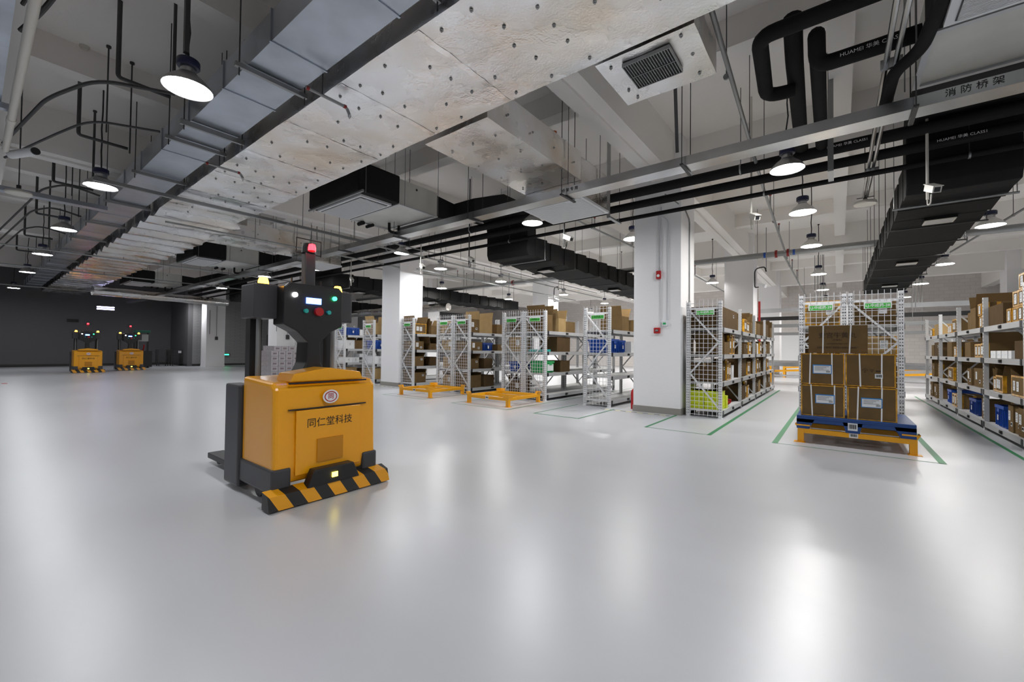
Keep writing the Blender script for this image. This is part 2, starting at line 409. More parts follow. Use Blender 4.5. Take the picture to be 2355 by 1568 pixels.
RN = {27: 'the right-edge rack', 28: 'the right rack behind the pallet', 29: 'the left rack behind the pallet', 30: 'the rack right of the alarm pillar', 31: 'the lone rack left of the alarm pillar',
      32: 'the right rack of the central pair', 33: 'the left rack of the central pair', 34: 'the right rack behind the middle stand', 35: 'the left rack behind the middle stand', 36: 'the rack right of the middle pillar',
      37: 'the rack left of the middle pillar', 38: 'the right rack behind the forklift', 39: 'the left rack behind the forklift', 40: 'the right rack by the grey cartons', 41: 'the left rack by the grey cartons'}
for num, x0, x1, mir, txt in ((28, .12, .80, False, 'LJ-中成药-28'), (29, -.55, .10, True, 'LJ-中成药-29'), (30, -2.44, -1.79, False, 'LJ-中成药-30'),
                         (31, -4.76, -4.10, False, 'LJ-非药品-31'), (32, -6.53, -5.84, False, 'LJ-非药品-32'), (33, -7.24, -6.55, True, 'LJ-非药品-33'),
                         (34, -9.14, -8.47, False, 'LJ-非药品-34'), (35, -9.85, -9.17, True, 'LJ-非药品-35'), (36, -11.63, -10.98, False, 'LJ-非药品-36'),
                         (37, -13.85, -13.17, False, 'LJ-非药品-37'), (38, -15.77, -15.09, False, 'LJ-非药品-38'), (39, -16.48, -15.79, True, 'LJ-非药品-39'),
                         (40, -18.45, -17.78, False, 'LJ-非药品-40'), (41, -19.15, -18.47, True, 'LJ-非药品-41')):
    W = round(x1 - x0, 3)
    word = 'mesh-ended grey rack with green sign, ' + RN[num].replace('the ', '', 1)
    RK[num] = (rack(x0, W, Y0, txt, num, 4 if num in (28, 29, 30, 31) else 2, False, mir, LABW if num < 31 else INK, noun=word, faceside=-1 if mir else 1), x0, x1)
RK[27] = (rack(1.98, .66, 8.72, None, 27, 4, mesh=False, faceside=-1, noun='open grey rack along the right edge of the picture'), 1.98, 2.64)

# ------------------------------------------------------------------ cartons, crates
def label_mesh(kind):
    m = MB(); h = .0012
    if kind == 'w': m.box(-.05, .05, -h, 0, -.07, .07, 0); rows = (.05, .035, .02, 0, -.015, -.045)
    elif kind == 'b':
        m.box(-.11, .11, -h, 0, -.065, .065, 2); m.box(-.1, .1, -h * 1.6, -h, -.056, .05, 0); rows = (.036, .02, .004, -.012)
        for i in range(9): m.box(.045 + i * .005, .0475 + i * .005, -h * 2, -h * 1.6, -.045, -.02, 1)
    elif kind == 'g': m.box(-.045, .045, -h, 0, -.06, .06, 3); m.box(-.036, .036, -h * 1.6, -h, -.05, .03, 0); rows = (.015, 0, -.02)
    else:
        m.box(-.04, .04, -h, 0, -.03, .03, 0); rows = ()
        for i in range(9): m.box(-.03 + i * .0068, -.0265 + i * .0068 + (i % 3) * .001, -h * 2, -h, -.015, .02, 1)
    for j, z in enumerate(rows):
        e = .034 if kind != 'b' else .085
        m.box(-e, e * (.9 - .35 * (j % 3)), -h * 2.2, -h, z - .0022, z + .0022, 1)
    return m.mesh('shipping_label', [LABW, INK, LABB, LABG])
LM = {k: label_mesh(k) for k in 'wbgc'}
CLR = [9.]
def carton(label, loc, wd, dp, ht, rz=0., style='c', m=CARD, labs=(), open_=False, name='cardboard_box', cat='box', group=None, straps=0, prints=None, tilt=None):
    t = thing(name, label, cat, loc, rz, group)
    b = MB(); x, y = wd / 2, dp / 2
    if open_:
        th = .006; b.box(-x, x, -y, y, 0, th)
        b.box(-x, x, -y, -y + th, th, ht); b.box(-x, x, y - th, y, th, ht); b.box(-x, -x + th, -y + th, y - th, th, ht); b.box(x - th, x, -y + th, y - th, th, ht)
        b.build('carton', m, t)
        for (a, sx) in ((rnd.uniform(62, 86), -1), (rnd.uniform(58, 84), 1)):
            f = MB(); L = min(dp * .45, max(.02, CLR[0] - ht) / math.sin(R_(a))); ax = sx * x
            f.add([(ax, -y, ht), (ax, y, ht), (ax + sx * L * math.cos(R_(a)), y, ht + L * math.sin(R_(a))), (ax + sx * L * math.cos(R_(a)), -y, ht + L * math.sin(R_(a))),
                   (ax - sx * .004, -y, ht), (ax - sx * .004, y, ht), (ax + sx * L * math.cos(R_(a)) - sx * .004, y, ht + L * math.sin(R_(a)) + .004), (ax + sx * L * math.cos(R_(a)) - sx * .004, -y, ht + L * math.sin(R_(a)) + .004)],
                  [(0, 1, 2, 3), (4, 7, 6, 5), (0, 3, 7, 4), (1, 5, 6, 2), (2, 6, 7, 3), (0, 4, 5, 1)])
            f.build('flap', m, t)
        a = rnd.uniform(55, 110); f = MB(); L = min(.2, wd * .5, max(.02, CLR[0] - ht))
        dy, dz = L * math.cos(R_(a)), L * math.sin(R_(a))
        f.add([(-x, y, ht), (x, y, ht), (x, y + dy, ht + dz), (-x, y + dy, ht + dz), (-x, y - .004, ht), (x, y - .004, ht), (x, y + dy - .004, ht + dz), (-x, y + dy - .004, ht + dz)],
              [(0, 1, 2, 3), (4, 7, 6, 5), (0, 3, 7, 4), (1, 5, 6, 2), (2, 6, 7, 3), (0, 4, 5, 1)]); f.build('flap', m, t)
    else:
        b.box(-x, x, -y, y, 0, ht); b.build('carton', m, t, bevel=.004)
        if style != 'p':
            f = MB(); f.box(-x + .004, x - .004, -.025, .025, ht, ht + .0012); f.box(-x - .0012, -x, -.025, .025, ht - .07, ht); f.box(x, x + .0012, -.025, .025, ht - .07, ht)
            f.build('packing_tape', AMBER if style == 'a' else CARDL, t)
    if style == 'a':
        f = MB(); e = .015 if straps else .028; g = .0015
        f.box(-x, x, -y - g, -y, 0.004, e); f.box(-x, -x + e, -y - g, -y, e, ht - e); f.box(x - e, x, -y - g, -y, e, ht - e); f.box(-x, x, -y - g, -y, ht - e, ht - .002)
        for sx in (-1, 1): f.box(min(sx * x, sx * (x + g)), max(sx * x, sx * (x + g)), -y, -y + e * 1.5, .004, ht - .002)
        if not open_: f.box(-x, x, -y, -y + e, ht, ht + g)
        f.build('edge_tape', AMBER, t)
    for (k, lx, lz) in labs:
        put('shipping_label', LM[k], t, (lx, -y - .0022, lz))
    for i in range(straps):
        sx = (-.24 + .48 * i / max(1, straps - 1)) * wd + rnd.uniform(-.02, .02); g = .003; s = MB(); tl = rnd.uniform(-.02, .02)
        s.add([(sx - .008 + tl, -y - g, 0), (sx + .008 + tl, -y - g, 0), (sx + .008, -y - g, ht), (sx - .008, -y - g, ht), (sx - .008 + tl, -y + .001, 0), (sx + .008 + tl, -y + .001, 0), (sx + .008, -y + .001, ht), (sx - .008, -y + .001, ht)],
              [(0, 1, 2, 3), (0, 3, 7, 4), (1, 5, 6, 2), (2, 6, 7, 3)])
        s.box(sx - .008, sx + .008, -y - g, y, ht + .0015, ht + .004); s.build('strap', CLEARW, t)
    if prints:
        for (s_, size, px, pz, mm) in prints: lettering(s_, size, mm, t, (px, -y - .0025, pz), FACE['-y'], .0006, 'printed_lettering')
    return t
def crate(label, loc, wd, dp, ht, rz=0., m=BLUEC, group=None, name='plastic_crate', panel=False):
    t = thing(name, label, 'crate', loc, rz, group); x, y = wd / 2, dp / 2
    b = MB(); tp = .025
    b.box(-x + .01, x - .01, -y + .01, y - .01, 0, ht, 0, taper=tp); b.f.pop(len(b.f) - 5); b.m.pop(); b.sm.pop()
    b.box(-x + .022, x - .022, -y + .022, y - .022, .01, ht - .01, 0, taper=tp); b.f.pop(len(b.f) - 5); b.m.pop(); b.sm.pop()
    for i in range(5):
        px = -x + .05 + (wd - .1) * i / 4
        b.box(px - .006, px + .006, -y - .0, -y + .03, .02, ht - .05)
        py = -y + .05 + (dp - .1) * i / 4
        b.box(-x, -x + .03, py - .006, py + .006, .02, ht - .05); b.box(x - .03, x, py - .006, py + .006, .02, ht - .05)
    b.build('tub', m, t)
    r = MB(); e = .02
    for (a, c_, d, f) in ((-x, x, -y, -y + e), (-x, x, y - e, y), (-x, -x + e, -y + e, y - e), (x - e, x, -y + e, y - e)): r.box(a, c_, d, f, ht - .045, ht)
    r.build('rim', m, t)
    h = MB(); h.box(-.06, .06, -y - .012, -y, ht - .1, ht - .05); h.build('handle', m, t)
    if panel: p = MB(); p.box(-x * .7, x * .7, -y - .004, -y, .05, ht - .08); p.build('label_panel', LABW, t)
    else: put('shipping_label', LM['w'], t, (.0, -y - .014, ht * .45), scale=(.6, 1, .6))
    return t
ORD = ['bottom', 'second', 'third', 'top']; BAY = ['first', 'second', 'third', 'fourth']
def posname(i, n, near='nearest', far='farthest'):
    if n == 1: return ''
    if n == 2: return [', nearer one', ', farther one'][i]
    if n == 3: return [', nearest one', ', middle one', ', farthest one'][i]
    return [', nearest one', ', second nearest', ', third nearest', ', fourth nearest', ', fourth farthest', ', third farthest', ', second farthest', ', farthest one'][i]
def spec(s, rackn, bay, lv, place):
    """tokens: kind[modifiers]:width along aisle:height[:depth]; _:gap"""
    CLR[0] = .44 if lv < 3 else 9.
    t, x0, x1 = RK[rackn]; face = -1 if rackn == 27 else 1
    y = t.location.y + bay * BL + .08; z = LV[lv] + .001; toks = s.split(); items = [q for q in toks if not q.startswith('_')]
    fx = (x1 - .03) if face > 0 else (x0 + .03); rz = R_(90) if face > 0 else R_(-90); i = 0
    for q in toks:
        p = q.split(':'); k = p[0]; wd = float(p[1])
        if k == '_': y += wd; continue
        ht = float(p[2]); dp = float(p[3]) if len(p) > 3 else min(.56, x1 - x0 - .1)
        zz = z + (float(p[4]) if len(p) > 4 else 0)
        cx = fx - face * (dp / 2 + rnd.uniform(0, .03)); cy = y + wd / 2
        look = {'c': 'brown carton', 'o': 'open carton', 'a': 'amber-taped carton', 'A': 'open amber-taped carton', 'p': 'tan carton', 'P': 'open tan carton', 'd': 'dark carton',
                'b': 'blue crate', 'n': 'navy crate', 'w': 'small white box', 'g': 'green printed box', 'y': 'lime yellow crate', 't': 'teal flat box', 'r': 'white pack', 'l': 'white-labelled carton'}[k]
        lab = f"{look}, {ORD[lv]} shelf, {place.replace('the ', '')}{', ' + BAY[bay] + ' bay' if bay else ''}{posname(i, len(items))}"
        if len(p) > 4 and float(p[4]) > 0: lab = 'upper ' + lab
        grp = 'goods on the storage racks'
        if k in 'bnygt' and k != 'g':
            if k == 't': carton(lab, (cx, cy, zz), wd - .01, dp, ht, rz, 'p', TEAL, name='flat_box', group=grp)
            else: crate(lab, (cx, cy, zz), wd - .02, dp, ht, rz, {'b': BLUEC, 'n': BLUED, 'y': LIME}[k], grp)
        elif k == 'g': crate(lab, (cx, cy, zz), wd - .02, dp, ht, rz, GREENC, grp, 'printed_crate', True)
        elif k == 'w': carton(lab, (cx, cy, zz), wd - .006, dp, ht, rz, 'p', LABW, (), name='small_box', group=grp, prints=[('||', .03, 0, ht * .5, LABB)])
        elif k == 'r': carton(lab, (cx, cy, zz), wd - .01, dp, ht, rz, 'p', LABW, [('w', 0, ht * .5)] if ht > .16 else [], name='wrapped_pack', cat='pack', group=grp)
        else:
            labs = []
            if k in 'aA':
                labs = [('w', 0, ht * .5)] if wd < .34 else [('w', -wd * .25, ht * .5), ('w', wd * .02, ht * .48)]
            elif k == 'l': labs = [('w', -wd * .2, ht * .6), ('c', wd * .2, ht * .3)]
            elif rnd.random() < .35 and wd > .2: labs = [('c', wd * .25, ht * .7)]
            m = {'p': CARDL, 'P': CARDL, 'd': CARDD}.get(k, CARD)
            carton(lab, (cx, cy, zz), wd - .012, dp, ht, rz + rnd.uniform(-.02, .02), 'a' if k in 'aA' else 'c', m, labs, k in 'oAP', group=grp)
        y += wd; i += 1
r30 = RN[30]
spec('_:.62 A:.22:.30:.3 c:.9:.28:.4', 30, 0, 1, r30) if False else None
spec('d:1.75:.42', 30, 0, 3, r30); spec('_:.35 o:.5:.25 a:.28:.4 a:.25:.42', 30, 0, 2, r30); spec('d:.55:.36 _:.1 a:.2:.4:.3 a:.2:.36:.3 _:.2 w:.2:.3', 30, 0, 1, r30)
spec('_:.5 a:.45:.33:.5 A:.4:.28:.45 _:.1 o:.3:.3', 30, 1, 3, r30); spec('_:.5 d:.55:.26 _:.2 a:.4:.3', 30, 1, 2, r30); spec('d:.9:.42 _:.2 a:.5:.34', 30, 1, 1, r30); spec('d:.75:.34 a:.3:.42 a:.22:.3', 30, 1, 0, r30)
spec('p:.4:.36 _:.2 c:.5:.34', 30, 2, 3, r30); spec('c:.6:.28 r:.3:.3:.3 _:.2 a:.4:.34', 30, 2, 2, r30); spec('a:.5:.36 a:.4:.4 _:.2 l:.3:.34', 30, 2, 1, r30); spec('_:.3 d:.6:.3 p:.4:.34', 30, 2, 0, r30)
spec('_:.3 c:.6:.4 _:.4 o:.4:.34', 30, 3, 3, r30); spec('a:.5:.3 _:.3 c:.5:.4', 30, 3, 2, r30); spec('o:.5:.34 _:.1 a:.4:.38', 30, 3, 1, r30); spec('_:.3 l:.6:.42 l:.5:.4', 30, 3, 0, r30)
r27 = RN[27]
spec('_:.1 a:.3:.22:.3:0 a:.24:.22:.3:0 a:.24:.22:.3:0', 27, 0, 3, r27); spec('_:.1 a:.28:.23:.3:.222 a:.24:.23:.3:.222', 27, 0, 3, r27); spec('_:.1 a:.27:.22:.3:.454', 27, 0, 3, 'the right-edge rack, top of the pile')
spec('_:1.05 d:.9:.34', 27, 0, 3, 'the right-edge rack, deep inside')
spec('_:.1 d:.5:.26:.35 _:.15 w:.14:.12:.14 w:.14:.12:.14 w:.14:.12:.14 w:.14:.12:.14 w:.14:.12:.14 w:.14:.12:.14 w:.14:.12:.14', 27, 0, 2, r27)
spec('_:.1 A:.6:.3:.5 _:.35 A:.42:.27:.4 A:.2:.24:.3', 27, 0, 1, r27)
spec('_:.1 l:.27:.4:.5 l:.26:.4:.5 l:.26:.4:.5 _:.15 b:.5:.34:.5', 27, 0, 0, r27)
spec('a:.26:.22:.3 a:.26:.22:.3 _:.1 o:.4:.4 c:.3:.34', 27, 1, 3, r27); spec('a:.26:.22:.3:.222 a:.26:.22:.3:.222', 27, 1, 3, r27)
spec('_:.05 A:.36:.26 a:.22:.25 a:.22:.25 _:.3 c:.5:.3', 27, 1, 2, r27); spec('o:.22:.36 _:.1 l:.55:.34 _:.2 l:.3:.32', 27, 1, 1, r27); spec('l:.4:.36 _:.3 n:.55:.3', 27, 1, 0, r27)
spec('_:.1 a:.6:.3 a:.2:.2:.3 a:.2:.2:.3 a:.2:.2:.3', 27, 2, 3, r27); spec('a:.24:.22 a:.24:.22 _:.4 c:.5:.34', 27, 2, 2, r27); spec('o:.3:.38 _:.3 a:.6:.3', 27, 2, 1, r27); spec('a:.24:.28:.4 a:.24:.28:.4 a:.24:.28:.4 _:.2 b:.5:.32', 27, 2, 0, r27)
spec('_:.3 p:.5:.3 _:.4 a:.4:.22', 27, 3, 3, r27); spec('_:.2 d:.8:.36 _:.1 c:.4:.3', 27, 3, 2, r27); spec('A:.5:.34 _:.4 o:.4:.34', 27, 3, 1, r27); spec('_:.5 l:.4:.36 _:.3 l:.4:.38', 27, 3, 0, r27)
for n, rows in {31: ['', '', 'b:.55:.32 b:.4:.3 _:.3 w:.2:.28', '_:.7 o:.45:.36 _:.2 c:.4:.3'],
                32: ['', 'g:.42:.3:.5 _:.3 d:.5:.3', '_:.03 t:.2:.06 _:.3 d:.7:.4', 'o:.3:.42 _:.3 P:.4:.36 c:.5:.3'],
                34: ['o:.5:.36 _:.1 d:.5:.34', 'o:.4:.3 _:.2 d:.4:.3', 'l:.55:.26 n:.5:.24 _:.2 c:.3:.2', 'l:.4:.4 P:.6:.4 _:.2 c:.5:.3'],
                36: ['o:.5:.34', 'o:.4:.32 _:.3 d:.3:.3', 'l:.4:.28 _:.3 o:.4:.22', 'A:.5:.34 _:.2 o:.5:.3'],
                37: ['p:.5:.4', 'r:.5:.28', 'b:.5:.32', 'P:.5:.42'],
                38: ['p:.5:.36 _:.2 c:.5:.3', 'r:.3:.2 r:.3:.2 r:.3:.14:.4:.202', 'r:.4:.34 o:.4:.34', 'b:.6:.3 r:.4:.24 _:.1 c:.3:.36'],
                40: ['c:.6:.3', 'r:.5:.22 r:.5:.22', 'l:.4:.36 l:.4:.36', 'p:.3:.26 d:.5:.26']}.items():
    for lv, s in enumerate(rows):
        if s: spec(s, n, 0, lv, RN[n])
# goods seen through the wire mesh at the ends of the other racks
def endbox(n, lv, s, open_=False, dx=0.):
    CLR[0] = .44 if lv < 3 else 9.
    t, x0, x1 = RK[n]; wd, ht, k = s; cx = (x0 + x1) / 2 + dx
    names = {'c': ('brown carton', CARD), 'p': ('tan carton with amber stains', CARDL), 'b': ('blue crate', BLUEC), 'd': ('dark carton', CARDD), 'y': ('lime crate', LIME), 'w': ('white pack', LABW)}
    lab = f"{names[k][0]} behind wire mesh, {ORD[lv]} shelf of {RN[n].replace('the ', '')}"
    if k == 'b': return crate(lab, (cx, Y0 + .1 + .25, LV[lv] + .001), wd, .42, ht, 0, BLUEC, 'goods on the storage racks')
    carton(lab, (cx, Y0 + .1 + .25, LV[lv] + .001), wd, .44, ht, 0, 'a' if k == 'p' and n < 31 else 'c', names[k][1], [('w', wd * .2, ht * .6)] if k in 'cp' else [], open_, group='goods on the storage racks')
for n, rows in {28: [(.5, .36, 'c'), (.55, .4, 'd'), (.56, .33, 'p'), (.52, .40, 'c')], 29: [(.5, .36, 'c'), (.5, .38, 'p'), (.5, .4, 'd'), (.5, .42, 'p')],
                33: [(.4, .3, 'c'), (.45, .26, 'b'), (.42, .38, 'p'), (.4, .3, 'd')], 35: [(.36, .34, 'p'), (.36, .34, 'p'), (.5, .32, 'p'), (.55, .36, 'p')],
                39: [(.4, .3, 'c'), (.4, .3, 'p'), (.5, .36, 'w'), (.5, .3, 'p')], 41: [(.4, .3, 'd'), (.4, .3, 'd'), (.5, .36, 'c'), (.4, .2, 'd')]}.items():
    for lv, s in enumerate(rows): endbox(n, lv, s, lv == 0 and n > 30)
# lime crates at the end of rack 30
x0, x1 = RK[30][1:]
for i in range(4):
    for j, (a, b) in enumerate(((.04, .3), (.31, .61))):
        t = thing('lime_tray', f"lime tray, bottom shelf right of alarm pillar, {['lowest', 'second lowest', 'second highest', 'highest'][i]} of the {['left', 'right'][j]} stack", 'tray', (x0 + (a + b) / 2, Y0 + .32, LV[0] + .001 + i * .091), 0, 'lime trays beside the alarm pillar')
        m = MB(); m.box(-(b - a) / 2, (b - a) / 2, -.2, .2, 0, .088); m.box(-(b - a) / 2 - .004, (b - a) / 2 + .004, -.204, .204, .07, .088); m.build('tray_body', LIME, t, bevel=.004)
for i in range(3):
    t = thing('lime_tray', f"small lime tray at the aisle edge, rack right of alarm pillar, {['lowest', 'middle', 'uppermost'][i]} of three", 'tray', (x1 - .12, Y0 + .62, LV[0] + .001 + i * .083), 0, 'lime trays beside the alarm pillar')
    m = MB(); m.box(-.1, .1, -.08, .08, 0, .08); m.build('tray_body', LIME, t, bevel=.006)
for i in range(5):
    t = thing('lime_tray', f"lime tray standing between alarm pillar and rack, {['lowest', 'second', 'third', 'fourth', 'uppermost'][i]} from below", 'tray', (-2.475 + .0, 9.5, .12 + i * .1), 0, 'lime trays beside the alarm pillar')
    m = MB(); m.box(-.03, .022, -.2, .2, 0, .098); m.build('tray_body', LIME, t, bevel=.003)
t = thing('trolley_base', 'black base under the lime trays beside the pillar', 'base', (-2.475, 9.5, 0)); m = MB(); m.box(-.03, .022, -.2, .2, 0, .119); m.build('base_block', RUBBER, t)
# red bundle
t = thing('red_strap_bundle', 'crumpled red straps lying at the aisle edge near the lime trays', 'strap', (x1 - .1, Y0 + .92, LV[0] + .02))
for i in range(7):
    pts = []; a = rnd.uniform(0, 6)
    for q in range(9): pts.append((.09 * math.cos(a + q * .8) * rnd.uniform(.5, 1.1), .13 * math.sin(a + q * .8) * rnd.uniform(.5, 1.1), .02 + .14 * rnd.random() * (1 - i / 12)))
    m = MB(); m.tube(pts, .013, 6); m.build('strap', RED, t)

# ------------------------------------------------------------------ pallet stands, pallet, boxes on it
def stand(label, loc):
    t = thing('pallet_stand', label, 'stand', loc, 0, 'yellow steel pallet stands'); W, D, H = 1.27, 1.27, .26
    for (x, y) in ((0, 0), (W, 0), (0, D), (W, D)):
        sx = 1 if x == 0 else -1; sy = 1 if y == 0 else -1; m = MB()
        m.box(min(x, x + sx * .075), max(x, x + sx * .075), min(y, y + sy * .075), max(y, y + sy * .075), .006, .2)
        m.box(x - .045, x + .09 if sx > 0 else x + .045, y - .035, y + .09, 0, .006) if sx > 0 else m.box(x - .09, x + .045, y - .035, y + .09, 0, .006)
        m.build('leg', YELD, t)
        g = MB(); c0 = .15
        g.add([(x, y + sy * c0, .2), (x, y, .2), (x + sx * c0, y, .2), (x - sx * .03, y + sy * c0, .262), (x - sx * .03, y - sy * .03, .262), (x + sx * c0, y - sy * .03, .262)], [(0, 1, 4, 3), (1, 2, 5, 4)])
        g.add([(x + sx * .006, y + sy * c0, .2), (x + sx * .006, y + sy * .006, .2), (x + sx * c0, y + sy * .006, .2), (x - sx * .024, y + sy * c0, .262), (x - sx * .024, y - sy * .024, .262), (x + sx * c0, y - sy * .024, .262)], [(0, 3, 4, 1), (1, 4, 5, 2)])
        g.build('corner_guide', YELD, t)
    for (a, b, c_, d) in ((.075, W - .075, 0, .06), (.075, W - .075, D - .06, D), (0, .06, .075, D - .075), (W - .06, W, .075, D - .075), (.06, W - .06, .61, .66)):
        m = MB(); m.box(a, b, c_, d, .135, .203); m.build('rail', YELD, t, bevel=.004)
    put('shipping_label', LM['c'], t, (W * .5, -.0012, .17), scale=(1.2, 1, 1))
    return t
s1 = stand('yellow steel pallet stand under the blue pallet', (-.48, 7.44, 0))
dup(s1, (-7.1, 7.42, 0), 0, 'empty yellow pallet stand in front of the central rack pair'); dup(s1, (-9.7, 7.42, 0), 0, 'empty yellow pallet stand left of the central one, beside the middle pillar')
dup(s1, (-16.3, 7.42, 0), 0, 'empty yellow pallet stand partly behind the foreground forklift')
t = thing('plastic_pallet', 'blue plastic pallet loaded with cartons on a yellow stand', 'pallet', (-.49, 7.42, .2045)); W, D = 1.27, 1.15
m = MB(); m.box(0, W, 0, D, .135, .185); m.build('deck', BLUEP, t, bevel=.006)
for x in (.0, .53, W - .21):
    for y in (0, .47, D - .2):
        m = MB(); m.prism([(x, .135), (x + .21, .135), (x + .21 - .03, .0), (x + .03, .0)] if 0 < x < 1 else [(x, .135), (x + .21, .135), (x + (.15 if x == 0 else .21), 0), (x + (.0 if x == 0 else .06), 0)], 'y', y, y + .2); m.build('foot', BLUEP, t)
for y in (0, D - .12):
    m = MB(); m.box(0, W, y, y + .03, .09, .135); m.build('skirt', BLUEP, t)
put('shipping_label', LM['c'], t, (.635, -.003, .085), scale=(1.3, 1, 1.7))
z0 = .2045 + .186; G = 'strapped cartons on the blue pallet'
carton('strapped carton with blue-edged label, lower left on the blue pallet', (-.19, 7.70, z0), .5, .45, .445, 0, 'a', CARD, [('b', .03, .25)], straps=2, group=G)
carton('strapped carton with blue-edged label, lower right on the blue pallet', (.345, 7.68, z0), .51, .45, .445, 0, 'a', CARD, [('b', .0, .24)], straps=2, group=G)
carton('strapped carton with blue-edged label in the second layer on the blue pallet', (-.19, 7.71, z0 + .452), .50, .45, .445, 0, 'a', CARD, [('b', .0, .22)], straps=2, group=G)
carton('strapped carton with handling symbols and a bar code label, second layer right', (.33, 7.69, z0 + .452), .52, .45, .445, 0, 'a', CARD, [('c', .09, .15)], straps=2, group=G,
       prints=[('☂', .06, -.05, .22, INKB), ('♆', .06, .02, .22, INKB), ('▬', .06, .09, .22, INKB)])
carton('topmost strapped carton with large black characters on the blue pallet', (-.02, 7.73, z0 + .904), .66, .45, .39, 0, 'c', CARD, straps=2, group=G,
       prints=[('安宫牛黄丸', .085, .0, .245, INKB), ('（大蜜丸）', .028, 0, .185, INKB), ('北京同仁堂科技发展股份有限公司制药厂', .026, 0, .075, INKB), ('本品须在阴凉干燥处密闭保存防潮防热', .014, 0, .13, INKB), ('Yiconov', .06, -.03, .315, mat('pale_ink', (.2, .12, .06), .8))])

# ------------------------------------------------------------------ guided forklift
def agv(label, loc, rz=0.):
    t = thing('guided_forklift', label, 'forklift', loc, rz, 'yellow driverless forklifts')
    b = MB(); b.prism([(-.62, .16), (0, .16), (.02, .3), (.0, .95), (-.06, 1.0), (-.62, 1.03)], 'y', -.47, .47); b.build('body', YEL, t, bevel=.035, seg=3)
    b = MB(); b.prism([(-.34, 0), (.34, 0), (.31, .07), (.0, .115), (-.31, .07)], 'x', -.28, 0); b.build('hood', YEL, t, bevel=.01, loc=(-.0, 0, 1.0))
    b = MB(); b.box(.0, .014, -.3, .3, .22, .76); o = b.build('front_panel', YEL, t, bevel=.004, loc=(.02, 0, 0))
    b = MB(); b.box(.034, .044, -.12, .12, .3, .5); b.build('vent_recess', mat('yellow_shadow', (.55, .22, .003), .5), t)  # recess shade painted in as a darker yellow on a raised plate
    for z0_, z1_ in ((.765, .775), (.985, .998)):
        b = MB(); b.box(.012, .026, -.36, .36, z0_, z1_); b.build('panel_seam', RUBBER, t)
    for s in (-1, 1):
        b = MB(); b.box(-.64, .03, min(s * .33, s * .485), max(s * .33, s * .485), .1, .30); b.build('corner_guard', DARKG, t, bevel=.02)
        b = MB(); b.box(-.95, -.62, min(s * .36, s * .5), max(s * .36, s * .5), .04, .95); b.build('side_cover', DARKG, t, bevel=.02)
        b = MB(); b.box(-.78, -.68, min(s * .30, s * .40), max(s * .30, s * .40), .1, 1.62); b.build('mast_rail', RUBBER, t)
        b = MB(); b.tube([(-.6, s * .36, 1.0), (-.6, s * .36, 1.62)], .022, 8); b.build('mast_cylinder', PIPE, t)
        b = MB(); b.box(-.72, -.42, min(s * .27, s * .47), max(s * .27, s * .47), 1.55, 1.86); b.build('scanner_housing', DARKG, t, bevel=.015)
        b = MB(); b.lathe([(0, .07), (.03, .065), (.042, .03), (.045, 0)], (-.52, s * .36, 1.865), 14); b.build('amber_beacon', glow('amber_glow', (1, .42, .02), 9), t)
        b = MB(); b.tube([(-.45, s * .14, 1.86), (-.45, s * .14, 1.95)], .008, 6); b.build('antenna', RUBBER, t)
        b = MB(); b.box(-1.95, -.9, min(s * .17, s * .33), max(s * .17, s * .33), .05, .11); b.build('fork', RUBBER, t, bevel=.01)
        b = MB(); b.tube([(-1.75, s * .21, .05), (-1.75, s * .29, .05)], .045, 14); b.build('wheel', RUBBER, t)
        b = MB(); b.tube([(-.35, s * .33, .085), (-.35, s * .43, .085)], .083, 18); b.build('wheel', RUBBER, t)
    b = MB(); b.prism([(-.12, 1.05), (.12, 1.05), (.07, 1.15), (.06, 1.34), (.16, 1.44), (.28, 1.5), (.28, 1.84), (.24, 1.88), (-.24, 1.88), (-.28, 1.84), (-.28, 1.5), (-.16, 1.44), (-.06, 1.34), (-.07, 1.15)], 'x', -.5, -.28)
    con = b.build('console', RUBBER, t, bevel=.012)
    for nm, y, z, r, mt in (('white_indicator', -.19, 1.77, .022, glow('white_glow', (1, 1, 1), 6)), ('green_indicator', .19, 1.77, .02, glow('green_glow', (.02, 1, .25), 5))):
        b = MB(); b.tube([(-.28, y, z), (-.262, y, z)], r, 14); b.build(nm, mt, con)
    b = MB(); b.box(-.28, -.268, -.085, .055, 1.70, 1.755); b.build('screen', glow('screen_blue', (.08, .2, 1), 5), con)
    lettering('▮▮▮', .03, glow('screen_text', (.6, .8, 1), 4), con, (-.266, -.015, 1.725), FACE['+x'], 0, 'screen_digits')
    b = MB(); b.tube([(-.28, 0.03, 1.63), (-.245, 0.03, 1.63)], .04, 14); b.build('stop_button', RED, con)
    b = MB(); b.tube([(-.28, -.09, 1.63), (-.255, -.09, 1.63)], .02, 12); b.build('start_button', TEAL, con)
    b = MB(); b.tube([(-.28, .13, 1.63), (-.255, .13, 1.63)], .02, 12); b.build('reset_button', TEAL, con)
    b = MB(); b.box(-.46, -.38, -.05, .05, 1.85, 2.2); b.build('laser_post', DARKG, t, bevel=.01)
    b = MB(); b.lathe([(0, .1), (.05, .09), (.062, .05), (.062, 0), (0, 0)], (-.42, 0, 2.2), 16); b.build('laser_head', RUBBER, t)
    b = MB(); b.lathe([(0, .07), (.028, .06), (.035, .03), (.035, 0)], (-.36, 0, 2.215), 14); b.build('red_beacon', glow('red_glow', (1, .01, .015), 8), t)
    b = MB(); b.tube([(-.42, -.12, 2.18), (-.42, -.12, 2.33), (-.42, .12, 2.33), (-.42, .12, 2.18)], .006, 6); b.tube([(-.42, -.12, 2.19), (-.42, .12, 2.19)], .006, 6); b.build('laser_guard', RUBBER, t)
    b = MB(); b.prism([(.02, .15), (.12, .12), (.15, .012), (.02, .012)], 'y', -.55, .55); b.build('striped_bumper', BUMP, t)
